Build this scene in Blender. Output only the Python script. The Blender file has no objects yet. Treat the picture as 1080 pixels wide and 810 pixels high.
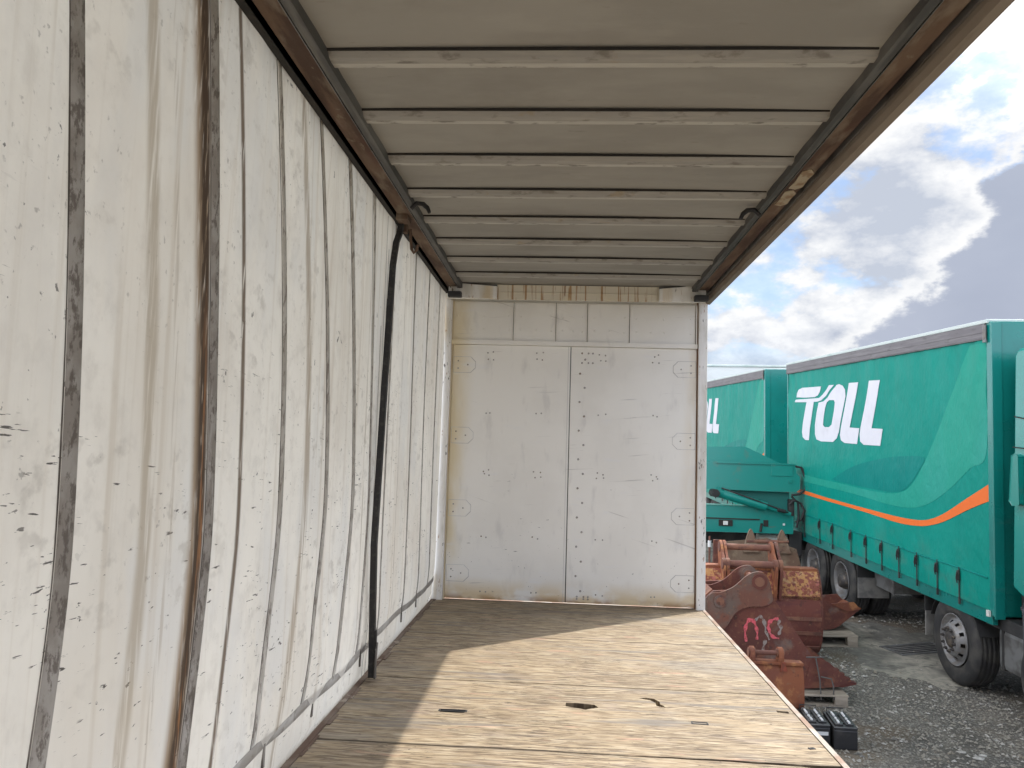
import bpy, bmesh, math, random
from mathutils import Matrix, Vector, Euler
from mathutils.geometry import tessellate_polygon
random.seed(7)
rad = math.radians
SC = bpy.context.scene
COL = SC.collection

# ------------------------------------------------------------------ camera, sky, sun, exposure
YAW, PITCH, ROLL, FPX = rad(3.6487), rad(4.857), rad(1.696), 840.2
fwd = Vector((-math.sin(YAW)*math.cos(PITCH), math.cos(YAW)*math.cos(PITCH), math.sin(PITCH)))
rgt = Vector((math.cos(YAW), math.sin(YAW), 0)); upv = rgt.cross(fwd)
r2 = math.cos(ROLL)*rgt + math.sin(ROLL)*upv
u2 = -math.sin(ROLL)*rgt + math.cos(ROLL)*upv
cd = bpy.data.cameras.new('camera'); cam = bpy.data.objects.new('camera', cd); COL.objects.link(cam)
cd.sensor_fit = 'HORIZONTAL'; cd.sensor_width = 36; cd.lens = FPX/1080*36
cd.clip_start = 0.05; cd.clip_end = 3000
cam.matrix_world = Matrix(((r2.x,u2.x,-fwd.x,0),(r2.y,u2.y,-fwd.y,0),(r2.z,u2.z,-fwd.z,1.36),(0,0,0,1)))
SC.camera = cam

SUN = Vector((2.06, 1.86, 2.77)).normalized()
w = bpy.data.worlds.new('World'); SC.world = w; w.use_nodes = True
nt = w.node_tree; nt.nodes.clear()
def wn(t, **k):
    n = nt.nodes.new(t)
    for a, b in k.items(): setattr(n, a, b)
    return n
def wl(a, b): nt.links.new(a, b)
def wmath(op, a, b=None, clamp=False):
    n = wn('ShaderNodeMath', operation=op, use_clamp=clamp)
    for i, v in enumerate((a, b)):
        if v is None: continue
        if isinstance(v, (int, float)): n.inputs[i].default_value = v
        else: wl(v, n.inputs[i])
    return n.outputs[0]
def wstep(v, lo, hi):
    n = wn('ShaderNodeMapRange', interpolation_type='SMOOTHSTEP')
    wl(v, n.inputs[0]); n.inputs[1].default_value = lo; n.inputs[2].default_value = hi
    return n.outputs[0]
out = wn('ShaderNodeOutputWorld'); tc = wn('ShaderNodeTexCoord')
sky = wn('ShaderNodeTexSky', sky_type='NISHITA'); sky.sun_disc = False
sky.sun_elevation = math.asin(SUN.z); sky.sun_rotation = math.atan2(SUN.x, SUN.y)
sky.air_density = 1.0; sky.dust_density = .3; sky.ozone_density = 3.5
sep = wn('ShaderNodeSeparateXYZ'); wl(tc.outputs['Generated'], sep.inputs[0])
zz = wmath('ADD', wmath('MAXIMUM', sep.outputs[2], 0.0), 0.22)
cmb = wn('ShaderNodeCombineXYZ')
wl(wmath('DIVIDE', sep.outputs[0], zz), cmb.inputs[0]); wl(wmath('DIVIDE', sep.outputs[1], zz), cmb.inputs[1])
def wnoise(scale, detail, dist=0.0, off=(0, 0, 0), rough=.55):
    mp = wn('ShaderNodeMapping'); wl(tc.outputs['Generated'], mp.inputs[0]); mp.inputs['Location'].default_value = off; mp.inputs['Scale'].default_value = (1, 1, 1.7)
    n = wn('ShaderNodeTexNoise'); wl(mp.outputs[0], n.inputs['Vector'])
    n.inputs['Scale'].default_value = scale; n.inputs['Detail'].default_value = detail
    n.inputs['Roughness'].default_value = rough; n.inputs['Distortion'].default_value = dist
    return n.outputs[0]
sv = tuple(SUN)
def wn3(scale, detail, shift, off, rough=.58):
    return wnoise(scale, detail, .0, tuple(off[i]+sv[i]*shift for i in range(3)), rough)
n1 = wn3(2.6, 5, 0, (3.1, 1.7, 0)); n2 = wn3(7.5, 10, 0, (9.3, 4.1, 0)); n3 = wnoise(2.5, 5, 0, (1.2, 7.7, 0))
c0 = wn3(7.0, 12, 0, (4.4, 2.2, 1.0), .60); c1 = wn3(7.0, 12, .045, (4.4, 2.2, 1.0), .60)
dens = wmath('ADD', c0, wmath('MULTIPLY', wmath('SUBTRACT', n1, .5), .55))
cover = wmath('ADD', wmath('MULTIPLY', wstep(dens, .40, .50), .62), .38)                                   # crisp cumulus edges, blue between
relief = wmath('MULTIPLY', wmath('SUBTRACT', c0, c1), 5.0)         # sun side of each billow brighter
thick = wstep(dens, .70, .50)
shade = wmath('ADD', wmath('ADD', relief, .20), wmath('MULTIPLY', thick, .42), True)
dotn = wn('ShaderNodeVectorMath', operation='DOT_PRODUCT'); wl(tc.outputs['Generated'], dotn.inputs[0])
dotn.inputs[1].default_value = (.805, -.228, -.548)
dm = wmath('ADD', dotn.outputs['Value'], wmath('MULTIPLY', wmath('SUBTRACT', n2, .5), .20))
mass = wmath('MULTIPLY', wstep(dm, -.006, .012), wstep(sep.outputs[2], .62, .42))
rim = wmath('MULTIPLY', wstep(dm, -.030, -.006), wmath('SUBTRACT', 1.0, wstep(dm, -.004, .012)))
low = wmath('MULTIPLY', wstep(sep.outputs[2], .20, .10), .85)
def wmix(fac, a, b):
    n = wn('ShaderNodeMix', data_type='RGBA'); wl(fac, n.inputs[0])
    for s, v in ((n.inputs[6], a), (n.inputs[7], b)):
        if isinstance(v, tuple): s.default_value = v + (1,)
        else: wl(v, s)
    return n.outputs[2]
GREY = (.42, .465, .58)
ccol = wmix(shade, (.56, .61, .71), (1.02, 1.02, 1.02))
lowg = wmix(shade, (.44, .49, .60), (.86, .89, .95))
ccol = wmix(low, ccol, lowg)
massc = wmix(wstep(n3, .35, .7), GREY, (.50, .545, .655))
ccol = wmix(wmath('MULTIPLY', rim, .8), ccol, (1.0, 1.0, 1.0))
ccol = wmix(mass, ccol, massc)
cov2 = wmath('MAXIMUM', wmath('MAXIMUM', cover, mass), wmath('MAXIMUM', rim, low))
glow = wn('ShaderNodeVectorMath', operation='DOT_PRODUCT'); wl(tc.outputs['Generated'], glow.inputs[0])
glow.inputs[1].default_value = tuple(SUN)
bg1 = wn('ShaderNodeBackground'); wl(sky.outputs[0], bg1.inputs[0]); bg1.inputs[1].default_value = .055
bg2 = wn('ShaderNodeBackground'); wl(ccol, bg2.inputs[0])
# clouds round the sun, and unseen ones behind us, brightened as added fill light
sky_fill = wmath('MULTIPLY', wstep(glow.outputs['Value'], .50, -.25), 1.3)
wl(wmath('ADD', wmath('ADD', wmath('MULTIPLY', wstep(glow.outputs['Value'], .87, 1.0), 5.0), .36), sky_fill), bg2.inputs[1])
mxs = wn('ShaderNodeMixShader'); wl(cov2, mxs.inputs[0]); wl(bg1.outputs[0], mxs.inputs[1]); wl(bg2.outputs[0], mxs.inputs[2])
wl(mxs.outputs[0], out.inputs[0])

sl = bpy.data.lights.new('sun', 'SUN'); so = bpy.data.objects.new('sun', sl); COL.objects.link(so)
sl.energy = 2.05; sl.angle = rad(.55); sl.color = (1, .94, .85)
so.rotation_euler = SUN.to_track_quat('Z', 'Y').to_euler(); so.location = (12, 10, 20)
vs = SC.view_settings; vs.view_transform = 'Standard'; vs.look = 'None'; vs.gamma = 1; vs.use_curve_mapping = False
vs.exposure = 1.52
SC.cycles.max_bounces = 10; SC.cycles.diffuse_bounces = 7

# ------------------------------------------------------------------ materials
MATS = {}
def mat(name, col, rough=.6, metal=0.0, layers=(), bump=(), spec=.5, coat=0.0, translucent=None):
    """layers: (colour, (sx,sy,sz), lo, hi, strength, opts) ; opts: rot, detail, mask=(scale,lo,hi), zr=(z0,z1), band=(axis,centre,half)"""
    if name in MATS: return MATS[name]
    m = bpy.data.materials.new(name); m.use_nodes = True; t = m.node_tree; t.nodes.clear()
    def N(k, **a):
        n = t.nodes.new(k)
        for x, y in a.items(): setattr(n, x, y)
        return n
    L = t.links.new
    o = N('ShaderNodeOutputMaterial'); b = N('ShaderNodeBsdfPrincipled'); L(b.outputs[0], o.inputs[0])
    c = N('ShaderNodeTexCoord'); obj = c.outputs['Object']; sp = N('ShaderNodeSeparateXYZ'); L(obj, sp.inputs[0])
    def MATH(op, x, y=None):
        n = N('ShaderNodeMath', operation=op)
        for i, v in enumerate((x, y)):
            if v is None: continue
            if isinstance(v, (int, float)): n.inputs[i].default_value = v
            else: L(v, n.inputs[i])
        return n.outputs[0]
    def STEP(v, lo, hi):
        n = N('ShaderNodeMapRange', interpolation_type='SMOOTHSTEP'); L(v, n.inputs[0])
        n.inputs[1].default_value = lo; n.inputs[2].default_value = hi; return n.outputs[0]
    def NOISE(sc, detail=4, rot=(0, 0, 0), off=0.0, vor=False, rough=.55):
        if isinstance(sc, (int, float)): sc = (sc, sc, sc)
        r = N('ShaderNodeMapping'); L(obj, r.inputs[0]); r.inputs['Rotation'].default_value = rot
        r.inputs['Location'].default_value = (off, off*.7, off*1.3)
        mp = N('ShaderNodeMapping'); L(r.outputs[0], mp.inputs[0]); mp.inputs['Scale'].default_value = sc
        if vor:
            n = N('ShaderNodeTexVoronoi'); L(mp.outputs[0], n.inputs['Vector']); n.inputs['Scale'].default_value = 1
            return n.outputs[0]
        n = N('ShaderNodeTexNoise'); L(mp.outputs[0], n.inputs['Vector'])
        n.inputs['Scale'].default_value = 1; n.inputs['Detail'].default_value = detail; n.inputs['Roughness'].default_value = rough
        return n.outputs[0]
    cur = None; seed = sum(ord(ch) for ch in name) % 50 + .37
    for i, ly in enumerate(layers):
        lc, sc, lo, hi, st = ly[:5]; op = ly[5] if len(ly) > 5 else {}
        f = STEP(NOISE(sc, op.get('detail', 4), op.get('rot', (0, 0, 0)), seed+i*3.7, op.get('vor', False), op.get('rough', .55)), lo, hi)
        if 'mask' in op:
            ms, ml, mh = op['mask']; f = MATH('MULTIPLY', f, STEP(NOISE(ms, 3, (0, 0, 0), seed+i*5.1+9), ml, mh))
        if 'zr' in op:
            f = MATH('MULTIPLY', f, STEP(sp.outputs[2], *op['zr']))
        if 'zr2' in op:
            f = MATH('MULTIPLY', f, STEP(sp.outputs[2], *op['zr2']))
        if 'xr' in op:
            f = MATH('MULTIPLY', f, STEP(sp.outputs[0], *op['xr']))
        if 'band' in op:
            ax, ce, ha = op['band']
            cc = MATH('MULTIPLY', MATH('SUBTRACT', MATH('SUBTRACT', 1.0, MATH('MULTIPLY', MATH('POWER', MATH('MAXIMUM', MATH('DIVIDE', MATH('SUBTRACT', sp.outputs[2], 1.0), 1.95), 0.0), 1.7), op.get('lean', .10))), MATH('MULTIPLY', STEP(sp.outputs[2], 1.15, .0), op.get('lean', .10)*.5)), ce)
            dd = MATH('ABSOLUTE', MATH('SUBTRACT', sp.outputs[ax], cc)); f = MATH('MULTIPLY', f, STEP(dd, ha, ha*.3))
        f = MATH('MULTIPLY', f, st)
        mx = N('ShaderNodeMix', data_type='RGBA'); L(f, mx.inputs[0])
        if cur is None: mx.inputs[6].default_value = tuple(col)+(1,)
        else: L(cur, mx.inputs[6])
        mx.inputs[7].default_value = tuple(lc)+(1,); cur = mx.outputs[2]
    if cur is None: b.inputs['Base Color'].default_value = tuple(col)+(1,)
    else: L(cur, b.inputs['Base Color'])
    rn = NOISE(3.1, 4, off=seed+2)
    rr = N('ShaderNodeMapRange'); L(rn, rr.inputs[0]); rr.inputs[3].default_value = max(.05, rough-.12); rr.inputs[4].default_value = min(1, rough+.12)
    L(rr.outputs[0], b.inputs['Roughness']); b.inputs['Metallic'].default_value = metal
    b.inputs['Specular IOR Level'].default_value = spec; b.inputs['Coat Weight'].default_value = coat; b.inputs['Coat Roughness'].default_value = .15
    prev = None
    for i, (sc, st, dist, *op) in enumerate(bump):
        op = op[0] if op else {}
        bn = N('ShaderNodeBump'); bn.inputs['Strength'].default_value = st; bn.inputs['Distance'].default_value = dist
        L(NOISE(sc, op.get('detail', 5), op.get('rot', (0, 0, 0)), seed+i*2.2+4, op.get('vor', False)), bn.inputs['Height'])
        if prev is not None: L(prev, bn.inputs['Normal'])
        prev = bn.outputs[0]
    if prev is not None: L(prev, b.inputs['Normal'])
    if translucent:
        tr = N('ShaderNodeBsdfTranslucent'); tm = N('ShaderNodeMix', data_type='RGBA', blend_type='MULTIPLY'); tm.inputs[0].default_value = 1; L(cur, tm.inputs[6]); tm.inputs[7].default_value = tuple(translucent[1])+(1,); L(tm.outputs[2], tr.inputs[0])
        mm = N('ShaderNodeMixShader'); mm.inputs[0].default_value = translucent[0]
        L(b.outputs[0], mm.inputs[1]); L(tr.outputs[0], mm.inputs[2]); L(mm.outputs[0], o.inputs[0])
    MATS[name] = m; return m

# ------------------------------------------------------------------ mesh collector
class MB:
    def __init__(s): s.v = []; s.f = []; s.sm = []; s.mi = {}
    def add(s, vs, fs, smooth=False):
        o = len(s.v); s.v += [tuple(x) for x in vs]; s.f += [tuple(o+i for i in f) for f in fs]; s.sm += [smooth]*len(fs); return s
    def merge(s, other, mat_index):
        a = len(s.f); s.add(other.v, other.f); s.sm[a:] = other.sm
        for i in range(a, len(s.f)): s.mi[i] = mat_index
        return s
    def box(s, x0, x1, y0, y1, z0, z1, mtx=None):
        vs = [(x, y, z) for z in (z0, z1) for y in (y0, y1) for x in (x0, x1)]
        if mtx: vs = [mtx @ Vector(q) for q in vs]
        return s.add(vs, [(0,2,3,1),(4,5,7,6),(0,1,5,4),(2,6,7,3),(0,4,6,2),(1,3,7,5)])
    def bbox(s, x0, x1, y0, y1, z0, z1, b=.01, mtx=None):
        bm = bmesh.new(); bmesh.ops.create_cube(bm, size=1)
        for q in bm.verts: q.co = Vector(((x0+x1)/2+q.co.x*(x1-x0), (y0+y1)/2+q.co.y*(y1-y0), (z0+z1)/2+q.co.z*(z1-z0)))
        bmesh.ops.bevel(bm, geom=list(bm.edges), offset=min(b, .45*min(x1-x0, y1-y0, z1-z0)), segments=2, profile=.6, affect='EDGES')
        return s.frombm(bm, mtx)
    def frombm(s, bm, mtx=None, smooth=False):
        bm.verts.index_update()
        vs = [(mtx @ q.co if mtx else q.co.copy()) for q in bm.verts]
        fs = [[q.index for q in f.verts] for f in bm.faces]; bm.free(); return s.add(vs, fs, smooth)
    def prism(s, pts, a, b, axis='y', bev=0):
        """closed polygon pts extruded from a to b along axis; pts in the other two axes (in xyz order)"""
        n = len(pts)
        ar = sum(pts[i][0]*pts[(i+1)%n][1]-pts[(i+1)%n][0]*pts[i][1] for i in range(n))
        if ar < 0: pts = pts[::-1]
        def P(u, v, t): return {'x': (t, u, v), 'y': (u, t, v), 'z': (u, v, t)}[axis]
        vs = [P(u, v, a) for u, v in pts] + [P(u, v, b) for u, v in pts]
        tris = tessellate_polygon([[Vector((u, v, 0)) for u, v in pts]])
        fs = [tuple(t_) for t_ in tris] + [tuple(i+n for i in reversed(t_)) for t_ in tris]
        fs += [(i, (i+1) % n, n+(i+1) % n, n+i) for i in range(n)]
        return s.add(vs, fs)
    def tube(s, pts, r, n=10, caps=True, smooth=True):
        pts = [Vector(q) for q in pts]; rs = r if isinstance(r, (list, tuple)) else [r]*len(pts)
        vs = []; fs = []; ref = None
        for i, q in enumerate(pts):
            t = (pts[min(i+1, len(pts)-1)]-pts[max(i-1, 0)]).normalized()
            if ref is None: ref = Vector((0, 0, 1)) if abs(t.z) < .9 else Vector((1, 0, 0))
            a = (ref - t*ref.dot(t)).normalized(); b = t.cross(a); ref = a
            for k in range(n):
                an = 2*math.pi*k/n; vs.append(q+(a*math.cos(an)+b*math.sin(an))*rs[i])
        for i in range(len(pts)-1):
            for k in range(n): fs.append((i*n+k, i*n+(k+1) % n, (i+1)*n+(k+1) % n, (i+1)*n+k))
        s.add(vs, fs, smooth)
        if caps: s.add(vs[:n], [tuple(reversed(range(n)))]); s.add(vs[-n:], [tuple(range(n))])
        return s
    def lathe(s, prof, n=48, smooth=True, skip=None, c=(0, 0, 0)):
        """prof: (x, r) revolved about the x axis; skip(i,k)->True leaves a face out"""
        vs = []; fs = []
        for x, r in prof:
            for k in range(n):
                a = 2*math.pi*k/n; vs.append((c[0]+x, c[1]+r*math.cos(a), c[2]+r*math.sin(a)))
        for i in range(len(prof)-1):
            for k in range(n):
                if skip and skip(i, k): continue
                fs.append((i*n+k, (i+1)*n+k, (i+1)*n+(k+1) % n, i*n+(k+1) % n))
        return s.add(vs, fs, smooth)
    def grid(s, fn, us, vs_, smooth=True):
        V = [fn(u, v) for u in us for v in vs_]; m_ = len(vs_)
        F = [(i*m_+j, (i+1)*m_+j, (i+1)*m_+j+1, i*m_+j+1) for i in range(len(us)-1) for j in range(m_-1)]
        return s.add(V, F, smooth)
    def build(s, name, material, parent=None, label=None, bevel=0):
        me = bpy.data.meshes.new(name); me.from_pydata(s.v, [], s.f); me.update()
        me.polygons.foreach_set('use_smooth', s.sm); [me.materials.append(q) for q in (material if isinstance(material, (list, tuple)) else [material])]
        for i_, k_ in s.mi.items(): me.polygons[i_].material_index = k_
        o = bpy.data.objects.new(name, me); COL.objects.link(o)
        if parent is not None: o.parent = parent
        if label: o['label'] = label
        if bevel:
            bv = o.modifiers.new('edge', 'BEVEL'); bv.width = bevel; bv.segments = 2; bv.limit_method = 'ANGLE'; bv.angle_limit = rad(40)
        return o
def empty(name, label, cat, loc=(0, 0, 0), group=None, mtx=None):
    o = bpy.data.objects.new(name, None); COL.objects.link(o); o.empty_display_size = .2
    if mtx is not None: o.matrix_world = mtx
    else: o.location = loc
    o['label'] = label; o['category'] = cat
    if group: o['group'] = group
    return o
def frange(a, b, n): return [a+(b-a)*i/(n-1) for i in range(n)]
def smooth(a, b, x):
    t = max(0, min(1, (x-a)/(b-a))); return t*t*(3-2*t)
def gz(x, y): return -1.81427 + .014931*x + .042189*y      # the yard slopes gently up away from us
GN = Vector((-.014931, -.042189, 1)).normalized()
def tilt(x, y, rz=0.0, lift=0.0):
    """matrix of a thing standing on the sloping yard"""
    zx = GN; yx = (Vector((-math.sin(rz), math.cos(rz), 0))); yx = (yx - zx*yx.dot(zx)).normalized(); xx = yx.cross(zx)
    p = Vector((x, y, gz(x, y)))+zx*lift
    return Matrix(((xx.x, yx.x, zx.x, p.x), (xx.y, yx.y, zx.y, p.y), (xx.z, yx.z, zx.z, p.z), (0, 0, 0, 1)))

# ------------------------------------------------------------------ the yard (setting)
gravel_m = mat('gravel', (.165, .152, .13), .9, layers=[
    ((.12, .113, .10), 1.1, .44, .60, .9, {'detail': 6}), ((.29, .265, .215), 1.3, .52, .68, .6, {'detail': 7}),
    ((.38, .37, .33), 38, .53, .63, .75, {'detail': 3}), ((.05, .05, .048), 50, .54, .64, .75, {'detail': 3}),
    ((.17, .125, .08), .9, .50, .66, .6, {'detail': 7}), ((.09, .085, .075), 2.3, .56, .66, .7, {'detail': 8})], bump=[(38, .9, .03), (9, .5, .05)])
far = [-400, -150, -60, -25, -10, -4, 0, 4, 8, 12, 16, 20, 28, 45, 90, 200, 450]
g = MB(); g.grid(lambda x, y: (x, y+8, gz(x, y+8)), far, far)
# flip up
g.f = [tuple(reversed(f)) for f in g.f]
o = g.build('ground', gravel_m); o['kind'] = 'structure'
# paler compacted concrete apron beside the trucks
apr_m = mat('concrete_apron', (.33, .31, .255), .85, layers=[((.13, .125, .11), 1.3, .40, .54, .95, {'detail': 9}), ((.20, .19, .165), 14, .45, .6, .7, {'detail': 8}), ((.33, .31, .26), 6, .5, .7, .5), ((.06, .06, .055), 3.5, .58, .68, .7, {'detail': 6})], bump=[(30, .3, .01)])
rnd = random.Random(3)
g = MB(); cx, cy = 4.75, 11.9; ring = []
for k in range(120):
    a = 2*math.pi*k/120; rr = 1 + .14*math.sin(3*a+1)+.10*math.sin(7*a)+.05*math.sin(17*a)+rnd.uniform(-.05, .05)
    x = cx+rr*.95*math.cos(a)-.12*math.sin(a)+rnd.uniform(-.04,.04); y = cy+rr*1.55*math.sin(a); ring.append((x, y, gz(x, y)+.004))
g.add([(cx, cy, gz(cx, cy)+.004)]+ring, [(0, 1+k, 1+(k+1) % 120) for k in range(120)])
o = g.build('concrete_apron', apr_m); o['kind'] = 'structure'
# loose stones, too many to count
stone_m = mat('loose_stone', (.25, .235, .20), .85, layers=[((.44, .43, .40), 7, .52, .62, .8), ((.10, .10, .095), 9, .55, .65, .8), ((.22, .18, .13), 5, .58, .66, .6)])
g = MB(); rnd = random.Random(11)
for k in range(15000):
    y = rnd.uniform(5.5, 14) if k % 3 else rnd.uniform(6.8, 10.0); x = rnd.uniform(1.6, 6.8)
    s_ = rnd.choice((.006, .008, .011, .014, .019, .026)) * (1.0 if y < 10 else 1.25)
    if ((x-4.75)/1.05)**2+((y-11.9)/1.6)**2 < 1 and rnd.random() < .9: continue
    z = gz(x, y)+s_*.2; a = rnd.random()*6.28; c_, n_ = math.cos(a), math.sin(a); e = rnd.uniform(.6, 1.3)
    vs = [(s_, 0, 0), (0, s_*e, 0), (-s_*.9, 0, .1*s_), (0, -s_*e, 0), (.1*s_, .1*s_, s_*rnd.uniform(.5, .9))]
    g.add([(x+p*c_-q*n_, y+p*n_+q*c_, z+r) for p, q, r in vs], [(0, 1, 4), (1, 2, 4), (2, 3, 4), (3, 0, 4)])
o = g.build('loose_gravel', stone_m); o['kind'] = 'stuff'; o['label'] = 'loose grey stones scattered over the gravel yard'

# ------------------------------------------------------------------ materials of the truck body we stand in
GR = (.19, .17, .145); BR = (.16, .09, .045); BK = (.035, .03, .027)
curtain_m = mat('curtain_vinyl', (.84, .815, .76), .62, spec=.35, translucent=(.24, (1, .97, .9)), layers=[
    ((.70, .665, .605), (1, 1.1, .6), .40, .66, .8, {'detail': 7}),
    ((.64, .61, .56), (1, 9, 7), .48, .68, .5, {'detail': 9, 'rough': .68}),
    ((.68, .655, .62), (1, 2.2, 2.6), .50, .72, .4, {'detail': 9, 'rough': .7}),
    ((.70, .70, .69), (1, 3, 1.2), .45, .65, .6),
    ((.56, .50, .42), (1, 16, .35), .52, .74, .6, {'detail': 5}),
    ((.45, .40, .33), (1, 30, 1.2), .60, .80, .5, {'mask': (1.3, .5, .62)}),
    ((.46, .43, .39), (1, 13, 16), .52, .68, .5, {'detail': 7, 'mask': (2.1, .46, .6)}),
    ((.30, .28, .26), (1, 45, 38), .62, .70, .6, {'detail': 6, 'mask': (1.7, .48, .62)}),
    ((.62, .55, .46), (1, 1.6, .9), .54, .74, .3, {'detail': 7}),
    (BK, (1, 12, 120), .655, .68, .9, {'rot': (.05, 0, 0), 'detail': 4, 'mask': ((1, 2.6, 6.0), .54, .57), 'zr': (2.0, 1.3)}),
    (BK, (1, 18, 60), .655, .68, .9, {'rot': (-.04, 0, 0), 'detail': 5, 'mask': ((1, 3.4, 5.5), .52, .55), 'zr': (1.6, 1.0)}),
    (BK, (1, 55, 75), .71, .74, .6, {'detail': 3, 'mask': (1.5, .45, .6)}),
    (BK, (1, 30, 26), .665, .70, .75, {'rot': (-.5, 0, 0), 'detail': 5, 'mask': (2.6, .53, .58), 'zr': (.9, 1.6)}),
    ((.27, .19, .12), (1, 45, 6), .20, .50, .95, {'band': (1, 2.43, .085), 'detail': 7}),
    ((.065, .042, .028), (1, 60, 9), .30, .48, 1.0, {'band': (1, 2.452, .062), 'detail': 7}),
    ((.33, .15, .06), (1, 30, 2.0), .52, .60, .8, {'band': (1, 2.46, .03), 'detail': 5, 'zr': (2.0, 1.2)}),
    ((.42, .36, .28), (1, 40, 3), .34, .58, .75, {'band': (1, 2.10, .05), 'detail': 7}),
    ((.40, .34, .27), (1, 60, 3), .45, .62, .45, {'band': (1, 2.24, .022), 'detail': 6}),
    ((.15, .11, .08), (1, 60, 5), .25, .45, .95, {'band': (1, 2.735, .022), 'detail': 6}),
    ((.38, .32, .25), (1, 60, 3), .36, .55, .8, {'band': (1, 3.45, .05), 'detail': 6}),
    ((.32, .26, .20), (1, 80, 4), .42, .6, .7, {'band': (1, 4.47, .015), 'detail': 6, 'lean': .0}),
    ((.30, .25, .20), (1, 80, 4), .42, .6, .7, {'band': (1, 5.42, .015), 'detail': 6, 'lean': .0}),
    ], bump=[((1, 4, 1.4), .16, .02), ((1, 60, 60), .10, .002), ((1, 12, .6), .16, .008)])
web_m = mat('webbing', (.30, .275, .245), .8, layers=[((.44, .42, .39), (1, 9, 7), .42, .62, .8, {'detail': 7}), ((.12, .10, .085), (1, 30, 16), .50, .60, .8, {'detail': 9, 'rough': .7}), ((.10, .08, .065), (1, 12, 4), .58, .66, .8, {'detail': 9, 'rough': .7}), ((.55, .53, .50), (1, 30, 3), .6, .7, .5)], bump=[((1, 50, 400), .3, .002)])
webf_m = mat('webbing_faded', (.46, .435, .39), .8, layers=[((.58, .56, .52), (1, 9, 7), .42, .62, .8, {'detail': 7}), ((.20, .17, .145), (1, 40, 12), .50, .62, .8, {'detail': 9, 'rough': .7})])
hem_m = mat('webbing_hem', (.34, .315, .28), .8, layers=[((.5, .48, .45), (1, 5, 9), .45, .62, .7, {'detail': 5}), ((.2, .18, .15), (1, 12, 16), .55, .68, .7, {'detail': 6})])
crease_m = mat('dark_crease', (.10, .085, .07), .9, layers=[((.30, .27, .24), (1, 8, 5), .50, .62, .8)])
black_m = mat('black_strap', (.018, .017, .018), .65, layers=[((.06, .055, .05), 30, .5, .7, .6)])
door_m = mat('door_paint', (.86, .845, .795), .5, spec=.4, layers=[
    ((.76, .74, .69), 1.6, .42, .66, .5, {'detail': 6}), ((.62, .605, .58), (9, 1, 3), .55, .75, .5, {'detail': 7}),
    ((.70, .58, .34), (2, 1, .7), .30, .56, .85, {'xr': (-.80, -1.03)}),
    ((.66, .50, .26), (3, 1, 4), .34, .58, .8, {'zr': (.24, .02)}),
    ((.34, .17, .06), (5, 1, 9), .40, .60, .9, {'zr': (.08, .0)}),
    ((.62, .50, .30), (6, 1, 1), .45, .7, .35, {'xr': (1.05, 1.22)}),
    (BK, (14, 1, 60), .70, .72, .75, {'detail': 3, 'mask': (2.4, .52, .56), 'zr': (1.3, .9)}),
    (BK, (50, 1, 60), .74, .76, .7, {'detail': 2, 'zr': (1.0, .5)}),
    ((.38, .37, .35), (1.5, 1, 40), .64, .70, .5, {'rot': (0, .08, 0), 'mask': (1.6, .5, .6)}),
    ((.40, .38, .35), (1.0, 1, 55), .66, .70, .5, {'rot': (0, -.3, 0), 'mask': (1.9, .55, .62)}),
    ((.80, .80, .80), (3, 1, 14), .6, .75, .4)], bump=[(3, .12, .02), (60, .06, .002)])
post_m = mat('scuffed_post', (.80, .79, .765), .5, layers=[((.5, .47, .4), (5, 5, 1.5), .45, .65, .6), (BK, (40, 40, 14), .61, .64, .85, {'detail': 5, 'mask': (3.5, .50, .58)}), ((.62, .47, .25), (9, 9, 1), .5, .7, .55), ((.32, .15, .06), (50, 50, 12), .66, .70, .7)], bump=[(60, .15, .003)])
cream_m = mat('drip_stained', (.66, .61, .50), .6, layers=[((.36, .20, .08), (42, 1, 1.6), .54, .62, .9, {'detail': 4}), ((.25, .12, .05), (16, 1, 3), .62, .70, .8), ((.72, .60, .36), (4, 1, 4), .5, .7, .5)])
rust_ln = mat('rust_line', (.20, .10, .05), .85, layers=[((.36, .22, .12), (8, 8, 3), .45, .6, .7)])
roof_m = mat('roof_sheet', (.31, .295, .265), .75, layers=[((.25, .235, .21), (1.2, 2.5, 1), .42, .62, .7, {'detail': 6}), ((.38, .36, .325), (1.5, 4, 1), .52, .72, .4, {'detail': 6}), ((.19, .17, .145), (7, 16, 1), .66, .72, .4, {'detail': 5}), ((.21, .195, .17), (1.2, 1.2, 1), .55, .70, .5, {'detail': 7})], bump=[((2, 6, 1), .2, .02)])
bow_m = mat('roof_bow_metal', (.29, .275, .25), .6, metal=.0, layers=[((.34, .32, .285), (5, 40, 1), .46, .62, .75, {'detail': 6}), ((.14, .12, .10), (9, 20, 1), .55, .68, .7, {'detail': 6}), ((.30, .22, .12), (6, 9, 1), .62, .72, .5)])
flange_m = mat('rail_flange', (.06, .058, .055), .6, layers=[((.15, .142, .13), (20, 1.4, 1), .5, .66, .7, {'detail': 6}), ((.05, .045, .04), (20, 3, 1), .55, .7, .7)])
chan_m = mat('rust_channel', (.15, .095, .062), .85, layers=[((.060, .032, .022), (12, 1.6, 1), .42, .60, .85, {'detail': 6}), ((.24, .19, .14), (9, 2.6, 1), .52, .66, .7, {'detail': 5}), ((.12, .05, .035), (6, 1.1, 1), .55, .7, .7), ((.23, .19, .13), (16, 7, 1), .66, .72, .6)], bump=[(50, .4, .005)])
groove_m = mat('rail_groove', (.022, .02, .018), .9, layers=[((.05, .04, .03), 9, .5, .7, .5)])
metal_lip = mat('worn_lip', (.22, .21, .20), .38, metal=.6, layers=[((.08, .07, .06), (30, 3, 1), .5, .65, .8)])
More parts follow.
